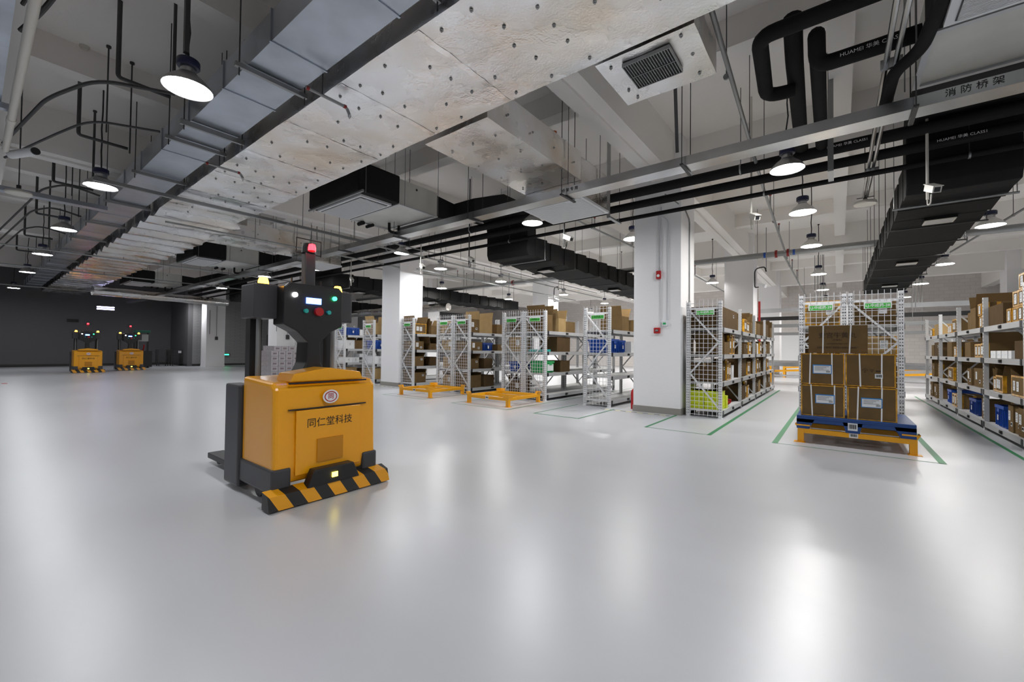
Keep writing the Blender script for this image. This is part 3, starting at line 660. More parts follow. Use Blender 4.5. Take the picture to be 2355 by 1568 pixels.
    b = MB(); b.prism([(-.24, .12), (.24, .12), (.18, .26), (-.18, .26)], 'x', .03, .13); sb = b.build('scanner_box', RUBBER, t, bevel=.01)
    b = MB(); b.box(.13, .14, -.03, .02, .17, .21); b.build('scanner_light', glow('yellow_glow', (1, .8, .05), 5), sb)
    b = MB()
    n = 24; b.add([(.034, .075 * math.cos(2 * math.pi * i / n), .86 + .06 * math.sin(2 * math.pi * i / n)) for i in range(n)], [tuple(range(n))]); em = b.build('emblem', LABW, t)
    b = MB(); pts = [(.036, .055 * math.cos(2 * math.pi * i / n), .86 + .043 * math.sin(2 * math.pi * i / n)) for i in range(n + 1)]; b.tube(pts, .004, 5); b.build('emblem_ring', RED, em)
    lettering('同', .055, RED, em, (.037, 0, .86), FACE['+x'], .0005, 'emblem_character')
    lettering('同仁堂科技', .085, INK, t, (.0365, 0, .64), FACE['+x'], 0, 'lettering')
    return t
A = agv('yellow driverless forklift on the open floor in the foreground', (-3.62, 2.0, 0))
dup(A, (-27.15, 3.42, 0), 0, 'parked yellow driverless forklift, left one of the pair by the dark wall')
dup(A, (-28.5, 5.15, 0), 0, 'parked yellow driverless forklift, right one of the pair by the dark wall')
# pedestrian stacker behind
t = thing('pallet_stacker', 'black pallet stacker with green top parked behind the right forklift', 'stacker', (-31.2, 6.1, 0))
b = MB(); b.box(-.3, .3, -.38, .38, .05, .95); b.build('body', RUBBER, t, bevel=.03)
for s in (-1, 1):
    b = MB(); b.box(-.38, -.3, s * .3 - .04, s * .3 + .04, .05, 2.0); b.build('mast_rail', RUBBER, t)
b = MB(); b.box(-.36, -.0, -.34, .34, 1.98, 2.12); b.build('green_cover', mat('dark_green', (.01, .12, .08), .5), t, bevel=.02)
b = MB(); b.box(-.29, -.24, -.3, .3, 1.5, 1.9); b.build('guard_screen', PIPE, t)
b = MB(); b.tube([(.1, 0, .95), (.3, 0, 1.15), (.36, 0, 1.3)], .03, 8); b.build('tiller', RED, t)
for s in (-1, 1):
    b = MB(); b.tube([(.0, s * .2, .06), (.0, s * .3, .06)], .06, 12); b.build('wheel', RUBBER, t)
# roll containers
for i, (y, lab) in enumerate(((7.5, 'dark folded roll container at the foot of the wall corner, left one'), (8.1, 'dark folded roll container at the foot of the wall corner, right one'))):
    t = thing('roll_container', lab, 'trolley', (-33.4 + .3 * i, y, 0), 0, 'roll containers in the corner')
    for k in range(5):
        b = MB(); x = -.28 + k * .14
        b.tube([(x, -.28, .1), (x, -.28, 1.02), (x, .26, 1.02), (x, .26, .1)], .014, 6); b.build('side_frame', DARKPIPE, t)
    b = MB()
    for k in range(8): b.tube([(.29, -.26 + k * .07, .12), (.29, -.26 + k * .07, 1.0)], .006, 4)
    b.tube([(.29, -.28, .55), (.29, .28, .55)], .008, 4); b.build('wire_front', DARKPIPE, t)
    b = MB(); b.box(-.3, .3, -.28, .27, .09, .12); b.build('base', RUBBER, t)
    for (x, y_) in ((-.24, -.22), (.24, -.22), (-.24, .22), (.24, .22)):
        b = MB(); b.tube([(x, y_ - .015, .045), (x, y_ + .015, .045)], .045, 12); b.build('wheel', RUBBER, t)
    if i: put('shipping_label', LM['w'], t, (.3, .12, .88), (0, 0, R_(90)), (1.5, 1, 1))
# grey carton stack by the second pillar
STX, STY = -18.05, 7.85
t = thing('wooden_pallet', 'brown wooden pallet under the film-wrapped grey cartons', 'pallet', (STX, STY, 0))
b = MB()
for k in range(5): b.box(-.6 + k * .27, -.6 + k * .27 + .12, -.5, .5, .1, .12)
for y in (-.5, -.05, .4): b.box(-.6, .6, y, y + .1, .0, .1)
b.build('boards', CARDD, t)
CN = ['lowest', 'second', 'third', 'fourth', 'fifth', 'top']
for r in range(6):
    for c_ in range(4 if r < 5 else 3):
        lab = f"grey film-wrapped carton, {CN[r]} row of the stack, {['leftmost', 'second from left', 'second from right', 'rightmost'][c_]}"
        t = thing('grey_carton', lab, 'box', (STX, STY - .42 + c_ * .28 + (.1 if r == 5 else 0), .122 + r * .2), R_(90), 'film-wrapped grey cartons on the wooden pallet')
        b = MB(); b.box(-.135, .135, -.5, .5, 0, .196); b.build('carton', WRAPC, t, bevel=.006)
        b = MB(); b.box(-.07, .07, -.5015, -.5, .06, .13); b.build('printed_mark', mat('mauve_ink', (.22, .18, .19), .6), t)
# ------------------------------------------------------------------ high-bay lamps
def lamp_proto():
    t = thing('high_bay_lamp', '', 'lamp', (-.6, 7.38, 4.0), 0, 'round industrial pendant lamps')
    b = MB(); b.lathe([(.222, 0), (.225, .004), (.20, .05), (.15, .105), (.095, .15), (.085, .165)]); b.lathe([(.222, 0), (.205, .012)]); b.build('lamp_shade', LAMPM, t)
    b = MB(); b.disc((0, 0, .012), .208, n=32); b.build('lamp_lens', LAMPE, t)
    b = MB(); b.lathe([(.085, .165), (.075, .17), (.07, .23), (.06, .235)]); b.build('collar', STEEL, t)
    b = MB(); b.lathe([(0, .232), (.098, .232), (.102, .24), (.102, .30), (.095, .31), (0, .31)]); b.build('driver_housing', NAVY, t)
    b = MB(); b.tube([(0, 0, .31), (0.01, 0, .45), (-.012, 0.006, .6), (.012, 0, .8), (0, .01, 1.0), (.012, 0, 1.3), (0, 0, 1.74)], .011, 6); b.build('cable', RUBBER, t)
    b = MB(); b.lathe([(0, 1.72), (.03, 1.72), (.03, 1.75)], n=10); b.build('ceiling_rose', RUBBER, t)
    return t
LP = lamp_proto(); first = True
SHADER_W = mat('pale_lamp_shade', (.72, .71, .68), .45)
SHR = [c_ for c_ in LP.children if c_.name.startswith('lamp_shade')][0].data.copy(); SHR.materials[0] = SHADER_W
LENSR = [c_ for c_ in LP.children if c_.name.startswith('lamp_lens')][0].data.copy(); LENSR.materials[0] = LAMPR
LENSP = LENSR.copy(); LENSP.materials[0] = LAMPP
LX = {'front': [(-32., 1.35), (-24.4, 1.35), (-19.1, 1.35), (-14.5, 1.35), (-10.02, 1.35), (-5.43, 1.37), (-.83, 1.35), (3.8, 1.35), (8.4, 1.35)],
      'pillar': [(-31.0, 7.9), (-23., 7.3), (-17.7, 7.05), (-14.5, 7.45), (-9.9, 7.58), (-5.2, 7.38), (-.6, 7.38), (4., 7.38), (8.6, 7.38)],
      'rack': [(x, y) for x in (2.52, -.55, -3.95, -7.75, -10.75, -14.2, -17.4) for y in (9.85, 13.1, 18., 22.6, 27.6) if (x, y) not in ((-3.95, 13.1), (-7.75, 9.85), (-14.2, 9.85), (-17.4, 9.85), (-17.4, 13.1), (2.52, 9.85))] + [(6, 13.1), (6, 20), (9.5, 13), (9.5, 20), (6, 27)],  # lamps right of the right-edge rack are added out of view to brighten the ceiling
      'behind': [(-19.1, -4.6), (-14.5, -4.6), (-10, -4.6), (-5.4, -4.6), (-.8, -4.6), (3.8, -4.6)]}
PLN = {(-5.43, 1.37): 'large bright pendant lamp hanging nearest the galvanised duct', (-10.02, 1.35): 'second bright pendant lamp along the galvanised duct', (-14.5, 1.35): 'third pendant lamp along the galvanised duct',
       (-19.1, 1.35): 'fourth pendant lamp along the galvanised duct', (-24.4, 1.35): 'fifth pendant lamp along the galvanised duct', (-32., 1.35): 'farthest pendant lamp at the left edge of the picture',
       (-.6, 7.38): 'large pendant lamp in front of the black pipes at upper right', (-5.2, 7.38): 'pendant lamp just below the white ceiling diffuser', (-9.9, 7.58): 'pendant lamp above the middle white pillar',
       (-14.5, 7.45): 'pendant lamp left of the camera above the middle rack rows', (-17.7, 7.05): 'low-looking pendant lamp above the foreground forklift', (-23., 7.3): 'pendant lamp left of the forklift lights, far down the hall', (-31., 7.9): 'small pendant lamp above the far left pillar',
       (-.55, 9.85): 'pendant lamp above the front of the rack pair behind the pallet', (-.55, 13.1): 'pendant lamp partly hidden by the grey pipe with red couplings', (-.55, 18.): 'smaller pendant lamp beyond the grey pipe over the pallet racks',
       (-3.95, 9.85): 'pendant lamp cut off by the white pillar with the fire alarm', (2.52, 13.1): 'pendant lamp right of the ribbed black duct, behind the pipe', (2.52, 18.): 'pendant lamp right of the ribbed black duct, above the right rack'}
for key, L in LX.items():
    for (x, y) in L:
        lab = PLN.get((x, y), {'front': 'unseen', 'pillar': 'unseen', 'behind': 'pendant lamp behind the viewer, outside the picture, ' + ('far left', 'left', 'near left', 'just left', 'just right', 'right')[len([p for p in L if p[0] < x]) % 6], 'rack': None}[key])
        if key == 'rack' and (x, y) not in PLN:
            col = {2.52: 'right of the ribbed black duct', -.55: 'over the aisle left of the pallet', -3.95: 'behind the pillar with the fire alarm', -7.75: 'above the central pair', -10.75: 'by the middle pillar', -14.2: 'left of the middle pillar', -17.4: 'above the grey cartons', 6: 'added unseen beyond the right-edge rack', 9.5: 'added unseen past the right edge'}[x]
            rw = {9.85: 'first', 13.1: 'second', 13: 'second', 18.: 'third', 20: 'third', 22.6: 'fourth', 27.6: 'fifth', 27: 'fifth'}[y]
            lab = f'small pendant lamp {col}, {rw} lamp row from the front'
        if lab == 'unseen': lab = f'pendant lamp {"right" if x > 0 else "overhead"} of the viewer in the {key} row at {"far" if x > 5 else "near"} side'
        if first: LP.location = (x, y, 4.0); LP['label'] = lab; first = False
        else:
            q = dup(LP, (x, y, 4.0), rnd.uniform(0, 6), lab)
            if (key == 'rack' or key == 'pillar') and (x, y) != (-10.75, 9.85):
                for ch in q.children:
                    if ch.name.startswith('lamp_shade') and key == 'rack': ch.data = SHR
                    if ch.name.startswith('lamp_lens'): ch.data = LENSR if key == 'rack' and x < 5 else LENSP

# ------------------------------------------------------------------ ducts
def wavy(x0, x1, y0, y1, z0, z1, nx, ny, fn, mb=None):
    """closed duct whose faces follow fn(x, t) offsets; rings along x"""
    mb = mb or MB(); per = []
    for i in range(ny): per.append((y0 + (y1 - y0) * i / ny, z0, 0, -1))
    for i in range(3): per.append((y1, z0 + (z1 - z0) * i / 3, 1, 0))
    for i in range(ny): per.append((y1 - (y1 - y0) * i / ny, z1, 0, 1))
    for i in range(3): per.append((y0, z1 - (z1 - z0) * i / 3, -1, 0))
    n = len(per); v = []; f = []
    for i in range(nx + 1):
        x = x0 + (x1 - x0) * i / nx
        for (y, z, ay, az) in per:
            d = fn(x, y, z); v.append((x, y + ay * d, z + az * d))
    for i in range(nx):
        for k in range(n): f.append((i * n + k, i * n + (k + 1) % n, (i + 1) * n + (k + 1) % n, (i + 1) * n + k))
    mb.add(v, f, 0, True); mb.add(v[:n], [tuple(range(n))]); mb.add(v[-n:], [tuple(range(n))[::-1]])
    return mb
main = thing('foil_duct', 'large foil-wrapped air duct studded with pins running down the hall', 'duct')
fn1 = lambda x, y, z: .018 * noise.noise(Vector((x * 1.1, y * 1.1, z))) + .006 * noise.noise(Vector((x * 4, y * 4, z)))
for (a, b_) in ((-5.2, 3.2), (-10.9, -5.2)):
    wavy(b_, a, 2.36, 3.70 if a > -6 else 3.72, 4.1, 4.6, int((b_ - a) / .11), 10, fn1).build('duct_section', FOIL, main)
fn2 = lambda x, y, z: .06 * math.sin(x * 7.5 + 1.2 * noise.noise(Vector((x, y * .7, 0)))) * (.7 + .5 * noise.noise(Vector((x * .6, y, 1)))) + .03 * noise.noise(Vector((x * 3, y * 2, z))) + (-.02)
wavy(-10.9, -23., 2.40, 3.95, 4.1, 4.6, 240, 10, fn2).build('wrinkled_duct_section', FOILD, main)
wavy(-23., -34., 2.40, 3.95, 4.1, 4.6, 110, 6, fn2).build('wrinkled_duct_section', FOILD, main)
b = MB(); b.box(-1.9, -.97, 3.702, 4.57, 4.1, 4.6); ob = wavy(-1.9, -.97, 3.74, 4.57, 4.1, 4.6, 10, 8, lambda x, y, z: .012 * noise.noise(Vector((x * 3, y * 3, z)))).build('grille_box', FOIL, main)
gx0, gx1, gy0, gy1 = -1.66, -1.22, 3.86, 4.27
b = MB(); b.box(gx0, gx1, gy0, gy1, 4.07, 4.10); b.build('grille_recess', SLOT, main)
b = MB()
for i in range(17): x = gx0 + .02 + (gx1 - gx0 - .04) * i / 16; b.box(x - .0035, x + .0035, gy0, gy1, 4.058, 4.068)
b.box(gx0, gx1, (gy0 + gy1) / 2 - .003, (gy0 + gy1) / 2 + .003, 4.053, 4.057)
for (a, c_, d, e) in ((gx0 - .008, gx1 + .008, gy0 - .008, gy0), (gx0 - .008, gx1 + .008, gy1, gy1 + .008), (gx0 - .008, gx0, gy0, gy1), (gx1, gx1 + .008, gy0, gy1)): b.box(a, c_, d, e, 4.055, 4.09)
b.build('grille', PIPE, main)
# pins
pm = MB(); pm.lathe([(.017, 0), (.017, -.004), (.009, -.008), (.009, -.016), (0, -.017)], n=10); PIN = pm.mesh('insulation_pin', PIPE)
npin = 0
for i in range(34):
    for j in range(5):
        x = .6 - i * .42 + rnd.uniform(-.05, .05); y = 2.5 + j * .27 + rnd.uniform(-.03, .03)
        if x < -10.8 or npin >= 92 or rnd.random() < .3: continue
        put('insulation_pin', PIN, main, (x, y, 4.096 - fn1(x, y, 4.1))); npin += 1
for x, y in ((-1.78, 3.85), (-1.78, 4.3), (-1.1, 3.82), (-1.08, 4.12), (-1.1, 4.45), (-1.75, 4.48)): put('insulation_pin', PIN, main, (x, y, 4.095))
for x in (2.0, .75, -.5, -2.95, -4.2, -5.45, -6.7, -7.95, -9.2, -10.4):
    m = MB(); n_ = 26; y_ = [2.37 + 1.32 * i / n_ for i in range(n_ + 1)]; v = []; 
    for y in y_:
        for dx in (-.035, .035):
            xx = x + dx + .012 * noise.noise(Vector((x, y * 6, dx))); v.append((xx, y, 4.0975 - fn1(xx, y, 4.1) - .004 * noise.noise(Vector((xx * 30, y * 30, 0)))))
    m.add(v, [(2 * i, 2 * i + 1, 2 * i + 3, 2 * i + 2) for i in range(n_)], 0, True); m.build('foil_tape', FOILT, main)
# hangers across foil duct
def branch(x0, label):
    t = thing('branch_duct', label, 'duct', (x0, 3.78, 0), 0, 'branch ducts with ceiling diffusers')
    wd = 1.14
    def f_(x, y, z): return .014 * noise.noise(Vector((x * 2 + x0, y * 2, z)))
    m = MB(); v = wavy(0.02, 2.36, -wd, 0, 4.1, 4.56, 22, 8, f_)
    v.v = [(-y, x, z) for (x, y, z) in v.v]; v.build('duct_section', FOIL, t)
    m = MB(); m.box(0.0, wd, 2.37, 3.36, 3.85, 4.5); m.build('plenum_box', FOILD, t, bevel=.01)
    m = MB(); m.box(-.03, wd + .03, 2.3, 3.38, 3.81, 3.85); m.build('diffuser_frame', PVCG, t)
    m = MB()
    for i in range(26): y = 2.37 + .93 * i / 25; m.box(.02, wd - .02, y - .012, y + .012, 3.795, 3.81)
    m.build('diffuser_grille', PVCG, t)
    for y in (.4, .95, 1.5, 2.1):
        for x in (.15, .55, .95): put('insulation_pin', PIN, t, (x, y, 4.093))
        put('insulation_pin', PIN, t, (wd + .014, y, 4.3), (0, R_(-90), 0))
    for y in (1.9, 3.0):
        for x in (-.03, wd + .03):
            m = MB(); m.tube([(x, y, 3.87), (x, y, ZC)], .005, 5); m.build('hanger_rod', DARKPIPE, t)
    return t
br = branch(-4.5, 'foil-wrapped branch duct ending in a white diffuser above the centre')
dup(br, (-13.5, 3.78, 0), 0, 'foil-wrapped branch duct behind the glowing forklift lamps, farther down the hall')
# galvanised duct
gd = thing('galvanised_duct', 'smooth galvanised steel air duct along the left of the foil duct', 'duct')
x = -.6
segs = []
while x > -33:
    L = 1.22; m = MB(); m.box(x - L + .004, x - .004, 1.71, 2.25, 4.2, 4.5); m.box(x - .012, x + .012, 1.695, 2.265, 4.19, 4.51); m.build('duct_section', GALV, gd); x -= L
for k, x in enumerate((-2.6, -4.83, -6.62, -7.29, -9.2, -11.55, -13.86, -16.2, -18.6, -21, -23.4)):
    th = .05 if k != 2 else .07
    h = thing('duct_hanger', ['steel hanger bar under the galvanised duct at the top of the picture', 'steel hanger bar under the duct near the large lamp', 'thick steel hanger bar below the large lamp', 'thin hanger bar just beyond the thick one', 'hanger bar under the duct above the second lamp', 'hanger bar under the duct beside the second lamp',
                              'hanger bar under the duct where it reflects orange light', 'hanger bar under the duct beside the third lamp', 'hanger bar under the duct beside the fourth lamp', 'small far hanger bar under the galvanised duct', 'farthest hanger bar under the galvanised duct'][k], 'hanger', (x, 0, 0), 0, 'hanger bars under the galvanised duct')
    m = MB(); m.box(-.02, .02, 1.60, 2.33, 4.19 - th, 4.186); m.build('crossbar', PIPE, h)
    for y in (1.64, 2.305):
        m = MB(); m.tube([(0, y, 4.06), (0, y, ZC)], .007, 6); m.build('threaded_rod', DARKPIPE, h)
# cable tray across the picture
tr = thing('cable_tray', 'long straight galvanised cable tray crossing in front of the pillars', 'tray')
m = MB(); m.box(-33, 12, 5.68, 5.92, 3.72, 3.728); m.box(-33, 12, 5.68, 5.688, 3.728, 3.84); m.box(-33, 12, 5.912, 5.92, 3.728, 3.84); m.build('tray_channel', STEEL, tr)
for x in (2.6, .6, -1.6, -3.4, -5.4, -7.6, -9.8, -12, -14.5, -17, -20):
    m = MB(); m.bar((x, 5.58, 3.705), (x, 6.02, 3.705), .04, .02); m.tube([(x, 5.6, 3.69), (x, 5.6, ZC)], .006, 5); m.tube([(x, 6.0, 3.69), (x, 6.0, ZC)], .006, 5); m.build('tray_hanger', DARKPIPE, tr)
lettering('桥 架 专 用', .06, INK, tr, (-3.3, 5.676, 3.785), FACE['-y'], 0, 'tray_lettering'); lettering('消 防 桥 架', .08, INK, tr, (1.0, 5.676, 3.785), FACE['-y'], 0, 'tray_lettering')
# black chilled-water pipes
def pipe(name, label, pts, r, m, cat='pipe', n=12, rods=(), clamps=None, group=None):
    t = thing(name, label, cat, (0, 0, 0), 0, group); b = MB(); b.tube(pts, r, n); b.build('pipe_run', m, t)
    for (x, y, z) in rods:
        q = MB(); q.tube([(x, y, z), (x, y, ZC)], .006, 5); q.build('hanger_rod', DARKPIPE, t)
        q = MB(); q.tube([(x - .012, y, z), (x + .012, y, z)], r + .008, n) if abs(pts[0][0] - pts[-1][0]) > abs(pts[0][1] - pts[-1][1]) else q.tube([(x, y - .012, z), (x, y + .012, z)], r + .008, n); q.build('pipe_clamp', PIPE, t)
    return t
pipe('insulated_pipe', 'thick black insulated pipe behind the cable tray, the upper of the pair', [(12, 7.9, 4.36), (-30, 7.9, 4.36)], .085, BLACK, rods=[(x, 7.9, 4.36) for x in (2, -1.3, -4.2, -7.5, -11, -15, -19)], group='black insulated pipe run')
pipe('insulated_pipe', 'thick black insulated pipe just below the upper one of the pair', [(12, 8.12, 4.20), (-30, 8.12, 4.20)], .075, BLACK, group='black insulated pipe run')
pipe('insulated_pipe', 'thinner black pipe lowest of the black pipe run', [(12, 8.24, 3.99), (-30, 8.24, 3.99)], .04, BLACK, rods=[(x, 8.24, 3.99) for x in (1.4, -1, -3.6, -6.5, -9.5)], group='black insulated pipe run')
def rounded(pts, r=.14, n=5):
    P = [Vector(p) for p in pts]; out = [P[0]]
    for i in range(1, len(P) - 1):
        a = (P[i - 1] - P[i]); b_ = (P[i + 1] - P[i]); q = min(r, a.length / 2.01, b_.length / 2.01); a.normalize(); b_.normalize()
        s, e = P[i] + a * q, P[i] + b_ * q
        for k in range(n + 1): t = k / n; out.append(s * (1 - t) ** 2 + P[i] * 2 * t * (1 - t) + e * t * t)
    out.append(P[-1]); return out
pipe('insulated_pipe', 'bent black insulated pipe looping below the ceiling at upper right', rounded([(.57, 4.75, 4.42), (-.62, 4.75, 4.42), (-.68, 5.8, 4.36), (-.4, 5.85, 4.36)]), .075, BLACK)
pipe('insulated_pipe', 'black insulated pipe rising left of its twin to the pipe run', rounded([(-.36, 5.0, 4.66), (-.38, 5.5, 4.5), (-.45, 7.9, 4.46)]), .085, BLACK)
hp = pipe('insulated_pipe', 'black insulated pipe with white maker lettering bent toward the fan coil', rounded([(.6, 5.25, 4.22), (-.17, 5.25, 4.22), (-.17, 5.1, 4.5), (-.2, 7.9, 4.42)], .12), .075, BLACK)
lettering('HUAMEI 华美 CLASS1', .05, CLEARW, hp, (.25, 5.172, 4.21), FACE['-y'], 0, 'pipe_lettering')
lettering('HUAMEI 华美 CLASS1', .05, CLEARW, hp, (.1, 7.81, 4.36), FACE['-y'], 0, 'pipe_lettering'); lettering('HUAMEI 华美 CLASS1', .05, CLEARW, hp, (1.3, 8.04, 4.20), FACE['-y'], 0, 'pipe_lettering')
pipe('insulated_pipe', 'short black drain pipe beside the upper right fan coil', rounded([(.66, 4.3, 4.05), (.58, 5.1, 3.98), (.42, 5.35, 3.98), (.40, 5.95, 3.96)]), .055, BLACK)
for x, z0_, lab in ((-.09, 4.0, 'flat steel strut hanging between the two black risers and the right fan coil'), (-3.6, 3.95, 'flat steel strut hanging left of the pillar with the fire alarm')):
    t = thing('hanging_strut', lab, 'strut', (x, 7.72, 0)); m = MB(); m.box(-.035, .035, -.01, .01, z0_, ZC); m.build('strut_bar', STEEL if x < -1 else PIPE, t); m = MB(); m.box(-.035, .035, 0, .55, z0_ - .03, z0_); m.build('strut_foot', PIPE, t)
# fan coil units
def fcu():
    t = thing('fan_coil_unit', '', 'fan coil', (-6.5, 4.05, 0), 0, 'ceiling fan coil units with black plenums')
    m = MB(); m.box(-1.72, 0, 0, .86, 4.0, 4.52); m.build('black_plenum', BLACK, t, bevel=.03)
    m = MB(); m.box(-1.62, -.14, .12, .78, 3.965, 4.0)
    o = m.build('grille_frame', PVCG, t); 
    m = MB(); m.box(-1.56, -.2, .17, .73, 3.958, 3.966); m.build('grille_backing', DARKG, o)
    m = MB()
    for i in range(30): y = .18 + .54 * i / 29; m.box(-1.55, -.21, y - .005, y + .005, 3.946, 3.958)
    m.build('grille', PVCG, o)
    m = MB(); m.box(-1.68, -.06, .88, 1.84, 4.02, 4.50); w_ = m.build('white_casing', FCUW, t, bevel=.006)
    for (a, b_, c_, d) in ((-1.7, -.04, .87, .92), (-1.7, -.04, 1.80, 1.85), (-1.7, -1.65, .92, 1.8), (-.09, -.04, .92, 1.8)):
        m = MB(); m.box(a, b_, c_, d, 4.0, 4.02); m.build('casing_frame', RACKG, w_)
    m = MB(); m.tube([(-.06, 1.3, 4.4), (-.05, 1.3, 4.4)], .02, 10); m.build('knockout', RUBBER, w_)
    m = MB(); m.prism([(1.85, 4.02), (2.4, 4.08), (2.4, 4.44), (1.85, 4.48)], 'x', -1.6, -.12); m.build('discharge_collar', BLACK, t)
    for x in (-1.76, .03):
        for y in (.12, .95, 1.78):
            m = MB(); m.tube([(x, y, 3.98), (x, y, ZC)], .006, 5); m.build('hanger_rod', PIPE, t)
    m = MB(); m.tube(rounded([(-1.2, 1.5, 4.0), (-1.2, 1.5, 3.82), (-1.2, 1.75, 3.82), (-1.2, 1.75, 4.0)], .06), .03, 8); m.build('drain_trap', BLACK, t)
    m = MB(); m.tube([(-1.74, 1.1, 3.97), (-1.55, 1.1, 3.97)], .04, 8); m.build('pipe_stub', BLACK, t); m = MB(); m.tube([(-1.74, 1.3, 3.96), (-1.5, 1.3, 3.96)], .035, 8); m.build('pipe_stub', BLACK, t)
    m = MB(); m.bar((-1.8, .05, 3.99), (.06, .05, 3.99), .035, .035); m.build('support_bar', PIPE, t)
    return t
FC = fcu(); FC['label'] = 'ceiling fan coil with black plenum and white casing, nearest the foil duct'
f0 = dup(FC, (2.30, 4.05, 0), 0, 'large ceiling fan coil cut off by the upper right corner')
for ch in list(f0.children):
    if ch.name.startswith(('drain_trap', 'pipe_stub')): bpy.data.objects.remove(ch)
dup(FC, (-15.3, 4.1, 0), 0, 'ceiling fan coil with white casing, second one down the hall'); dup(FC, (-23.6, 4.1, 0), 0, 'ceiling fan coil with white casing, third one down the hall')
# ribbed black supply ducts
def ribduct(x0, wd, y0, y1, label, ztop=4.15, grilles=(1.2, 6)):
    t = thing('black_duct', label, 'duct', (x0, y0, 0), 0, 'black insulated supply ducts over the racks')
    m = MB(); L = y1 - y0; y = 0
    m.box(.045, wd - .045, 0, L, 3.655, ztop - .045); m.build('duct_body', BLACK, t)
    y = .5
    while y < L:
        m = MB(); m.prism([(y - .54, 3.645), (y - .54, ztop - .045), (y - .04, ztop - .012), (y, ztop - .02), (y, 3.62), (y - .04, 3.60)], 'x', .012, wd - .012); m.build('insulation_band', BLACK, t, bevel=.006); y += .72
    m = MB(); m.prism([(0, ztop), (-.02, 4.55), (-.2, 4.83), (-1.3, 4.83), (-2.3, 4.44), (-2.3, 4.08), (-1.35, 4.48), (-.42, 4.48), (-.38, 4.3), (-.38, 3.75), (-.32, 3.615), (0, 3.615)], 'x', .02, wd - .02); m.build('bend_section', BLACK, t, bevel=.02)
    for k in range(int(L / 1.6)):
        m = MB(); yy = .28 + k * 1.56; m.tube([(-.08, yy, 3.585), (wd + .08, yy, 3.585)], .018 if k < 1 else .013, 8)
        for x in (-.06, wd + .06): m.tube([(x, yy, 3.57), (x, yy, ZC)], .006, 5)
        m.build('support_rail', PIPE if k < 1 else DARKPIPE, t)
    for g in grilles:
        m = MB(); m.box(wd * .5 - .2, wd * .5 + .2, g, g + .34, 3.55, 3.6); q = m.build('outlet_collar', BLACK, t)
        m = MB(); m.box(wd * .5 - .17, wd * .5 + .17, g + .03, g + .31, 3.542, 3.55); m.build('outlet_grille', mat('outlet_grey', (.5, .5, .5), .5), q)
        m = MB()
        for (a, b_, c_, d) in ((-.19, .19, .01, .035), (-.19, .19, .305, .33), (-.19, -.165, .035, .305), (.165, .19, .035, .305)): m.box(wd * .5 + a, wd * .5 + b_, g + c_, g + d, 3.538, 3.55)
        m.build('outlet_frame', CONC, q)
    return t
ribduct(.76, 1.17, 8.72, 22, 'ribbed black insulated duct running over the right aisle', grilles=(1.15, 5.5, 10)); ribduct(-7.35, 1.35, 8.72, 20, 'ribbed black duct crossing above the central rack pair', grilles=(1.3, 6)); ribduct(-16.35, 1.35, 8.72, 20, 'ribbed black duct seen behind the middle pillar', grilles=(1.0, 5)); ribduct(-25.2, 1.35, 8.72, 20, 'ribbed black duct farthest left behind the racks', grilles=(2,))
# big grey pipe with red couplings
gp = pipe('fire_main', 'thick grey fire main with red couplings crossing above the racks', [(10, 15., 4.28), (-24, 15., 4.28)], .085, PIPE, rods=[(x, 15., 4.28) for x in (2.5, -2, -6, -10, -14)])
for x in (-1.5, -1.2, -3.95, -4.15, -8.3, -8.8, -11.6): m = MB(); m.tube([(x - .03, 15, 4.28), (x + .03, 15, 4.28)], .115, 16); m.build('red_coupling', REDB, gp)
for x in (-1.8, -1.05, -8.6): m = MB(); m.tube([(x - .03, 15, 4.28), (x + .03, 15, 4.28)], .087, 16); m.build('blue_band', BLUEC, gp)
def dropsym(pts, lab, r=.022, m=PIPE, rods=(), drops=(), group='sprinkler pipes'):
    if not rods:
        a_, b_ = Vector(pts[0]), Vector(pts[-1]); rods = [tuple(a_.lerp(b_, q)) for q in (.15, .5, .85)]
    t = pipe('sprinkler_pipe', lab, pts, r, m, rods=rods, group=group)
    for (x, y, z, up) in drops:
        q = MB(); q.tube([(x, y, z), (x, y, z + up)], .016, 8); q.build('riser_nipple', m, t)
        q = MB(); q.lathe([(.02, 0), (.03, -.02), (.012, -.04), (0, -.05)], (x, y, z + up), 8); q.build('sprinkler_head', REDB, t)
    return t
dropsym([(-.9, 3.78, 4.42), (-1.12, 9.2, 4.38), (-1.3, 16, 4.3)], 'long sprinkler pipe running above the pallet toward the fire main', .025, rods=[(-1.0, 5.2, 4.41), (-1.05, 7.1, 4.39), (-1.2, 11.5, 4.35)], drops=[(-1.17, 10.6, 4.37, .35), (-1.24, 13.0, 4.33, .35)])
dropsym([(-1.3, 15.1, 4.2), (-1.3, 26, 4.1)], 'sprinkler pipe beyond the fire main over the aisle left of the pallet', .025, drops=[(-1.3, 17.8, 4.18, .4), (-1.3, 20, 4.15, .4)])
dropsym([(-4.35, 15.1, 4.2), (-4.35, 26, 4.15)], 'sprinkler pipe beyond the fire main behind the pillar with the alarm', .025, drops=[(-4.35, 17., 4.18, .4)])
dropsym([(1.9, 27, 4.42), (3.3, 12, 4.42)], 'sprinkler pipe slanting above the right-hand rack', .025, drops=[(2.18, 24, 4.42, .35), (2.55, 20, 4.42, .35), (2.83, 17, 4.42, .35), (2.97, 15.5, 4.42, .35)])
dropsym([(-4.9, 8.5, 4.35), (-4.6, 14.9, 4.3)], 'sprinkler pipe above the central racks, ending at the fire main', .025, drops=[(-4.85, 9.6, 4.34, .3), (-4.75, 11.8, 4.32, .35)])
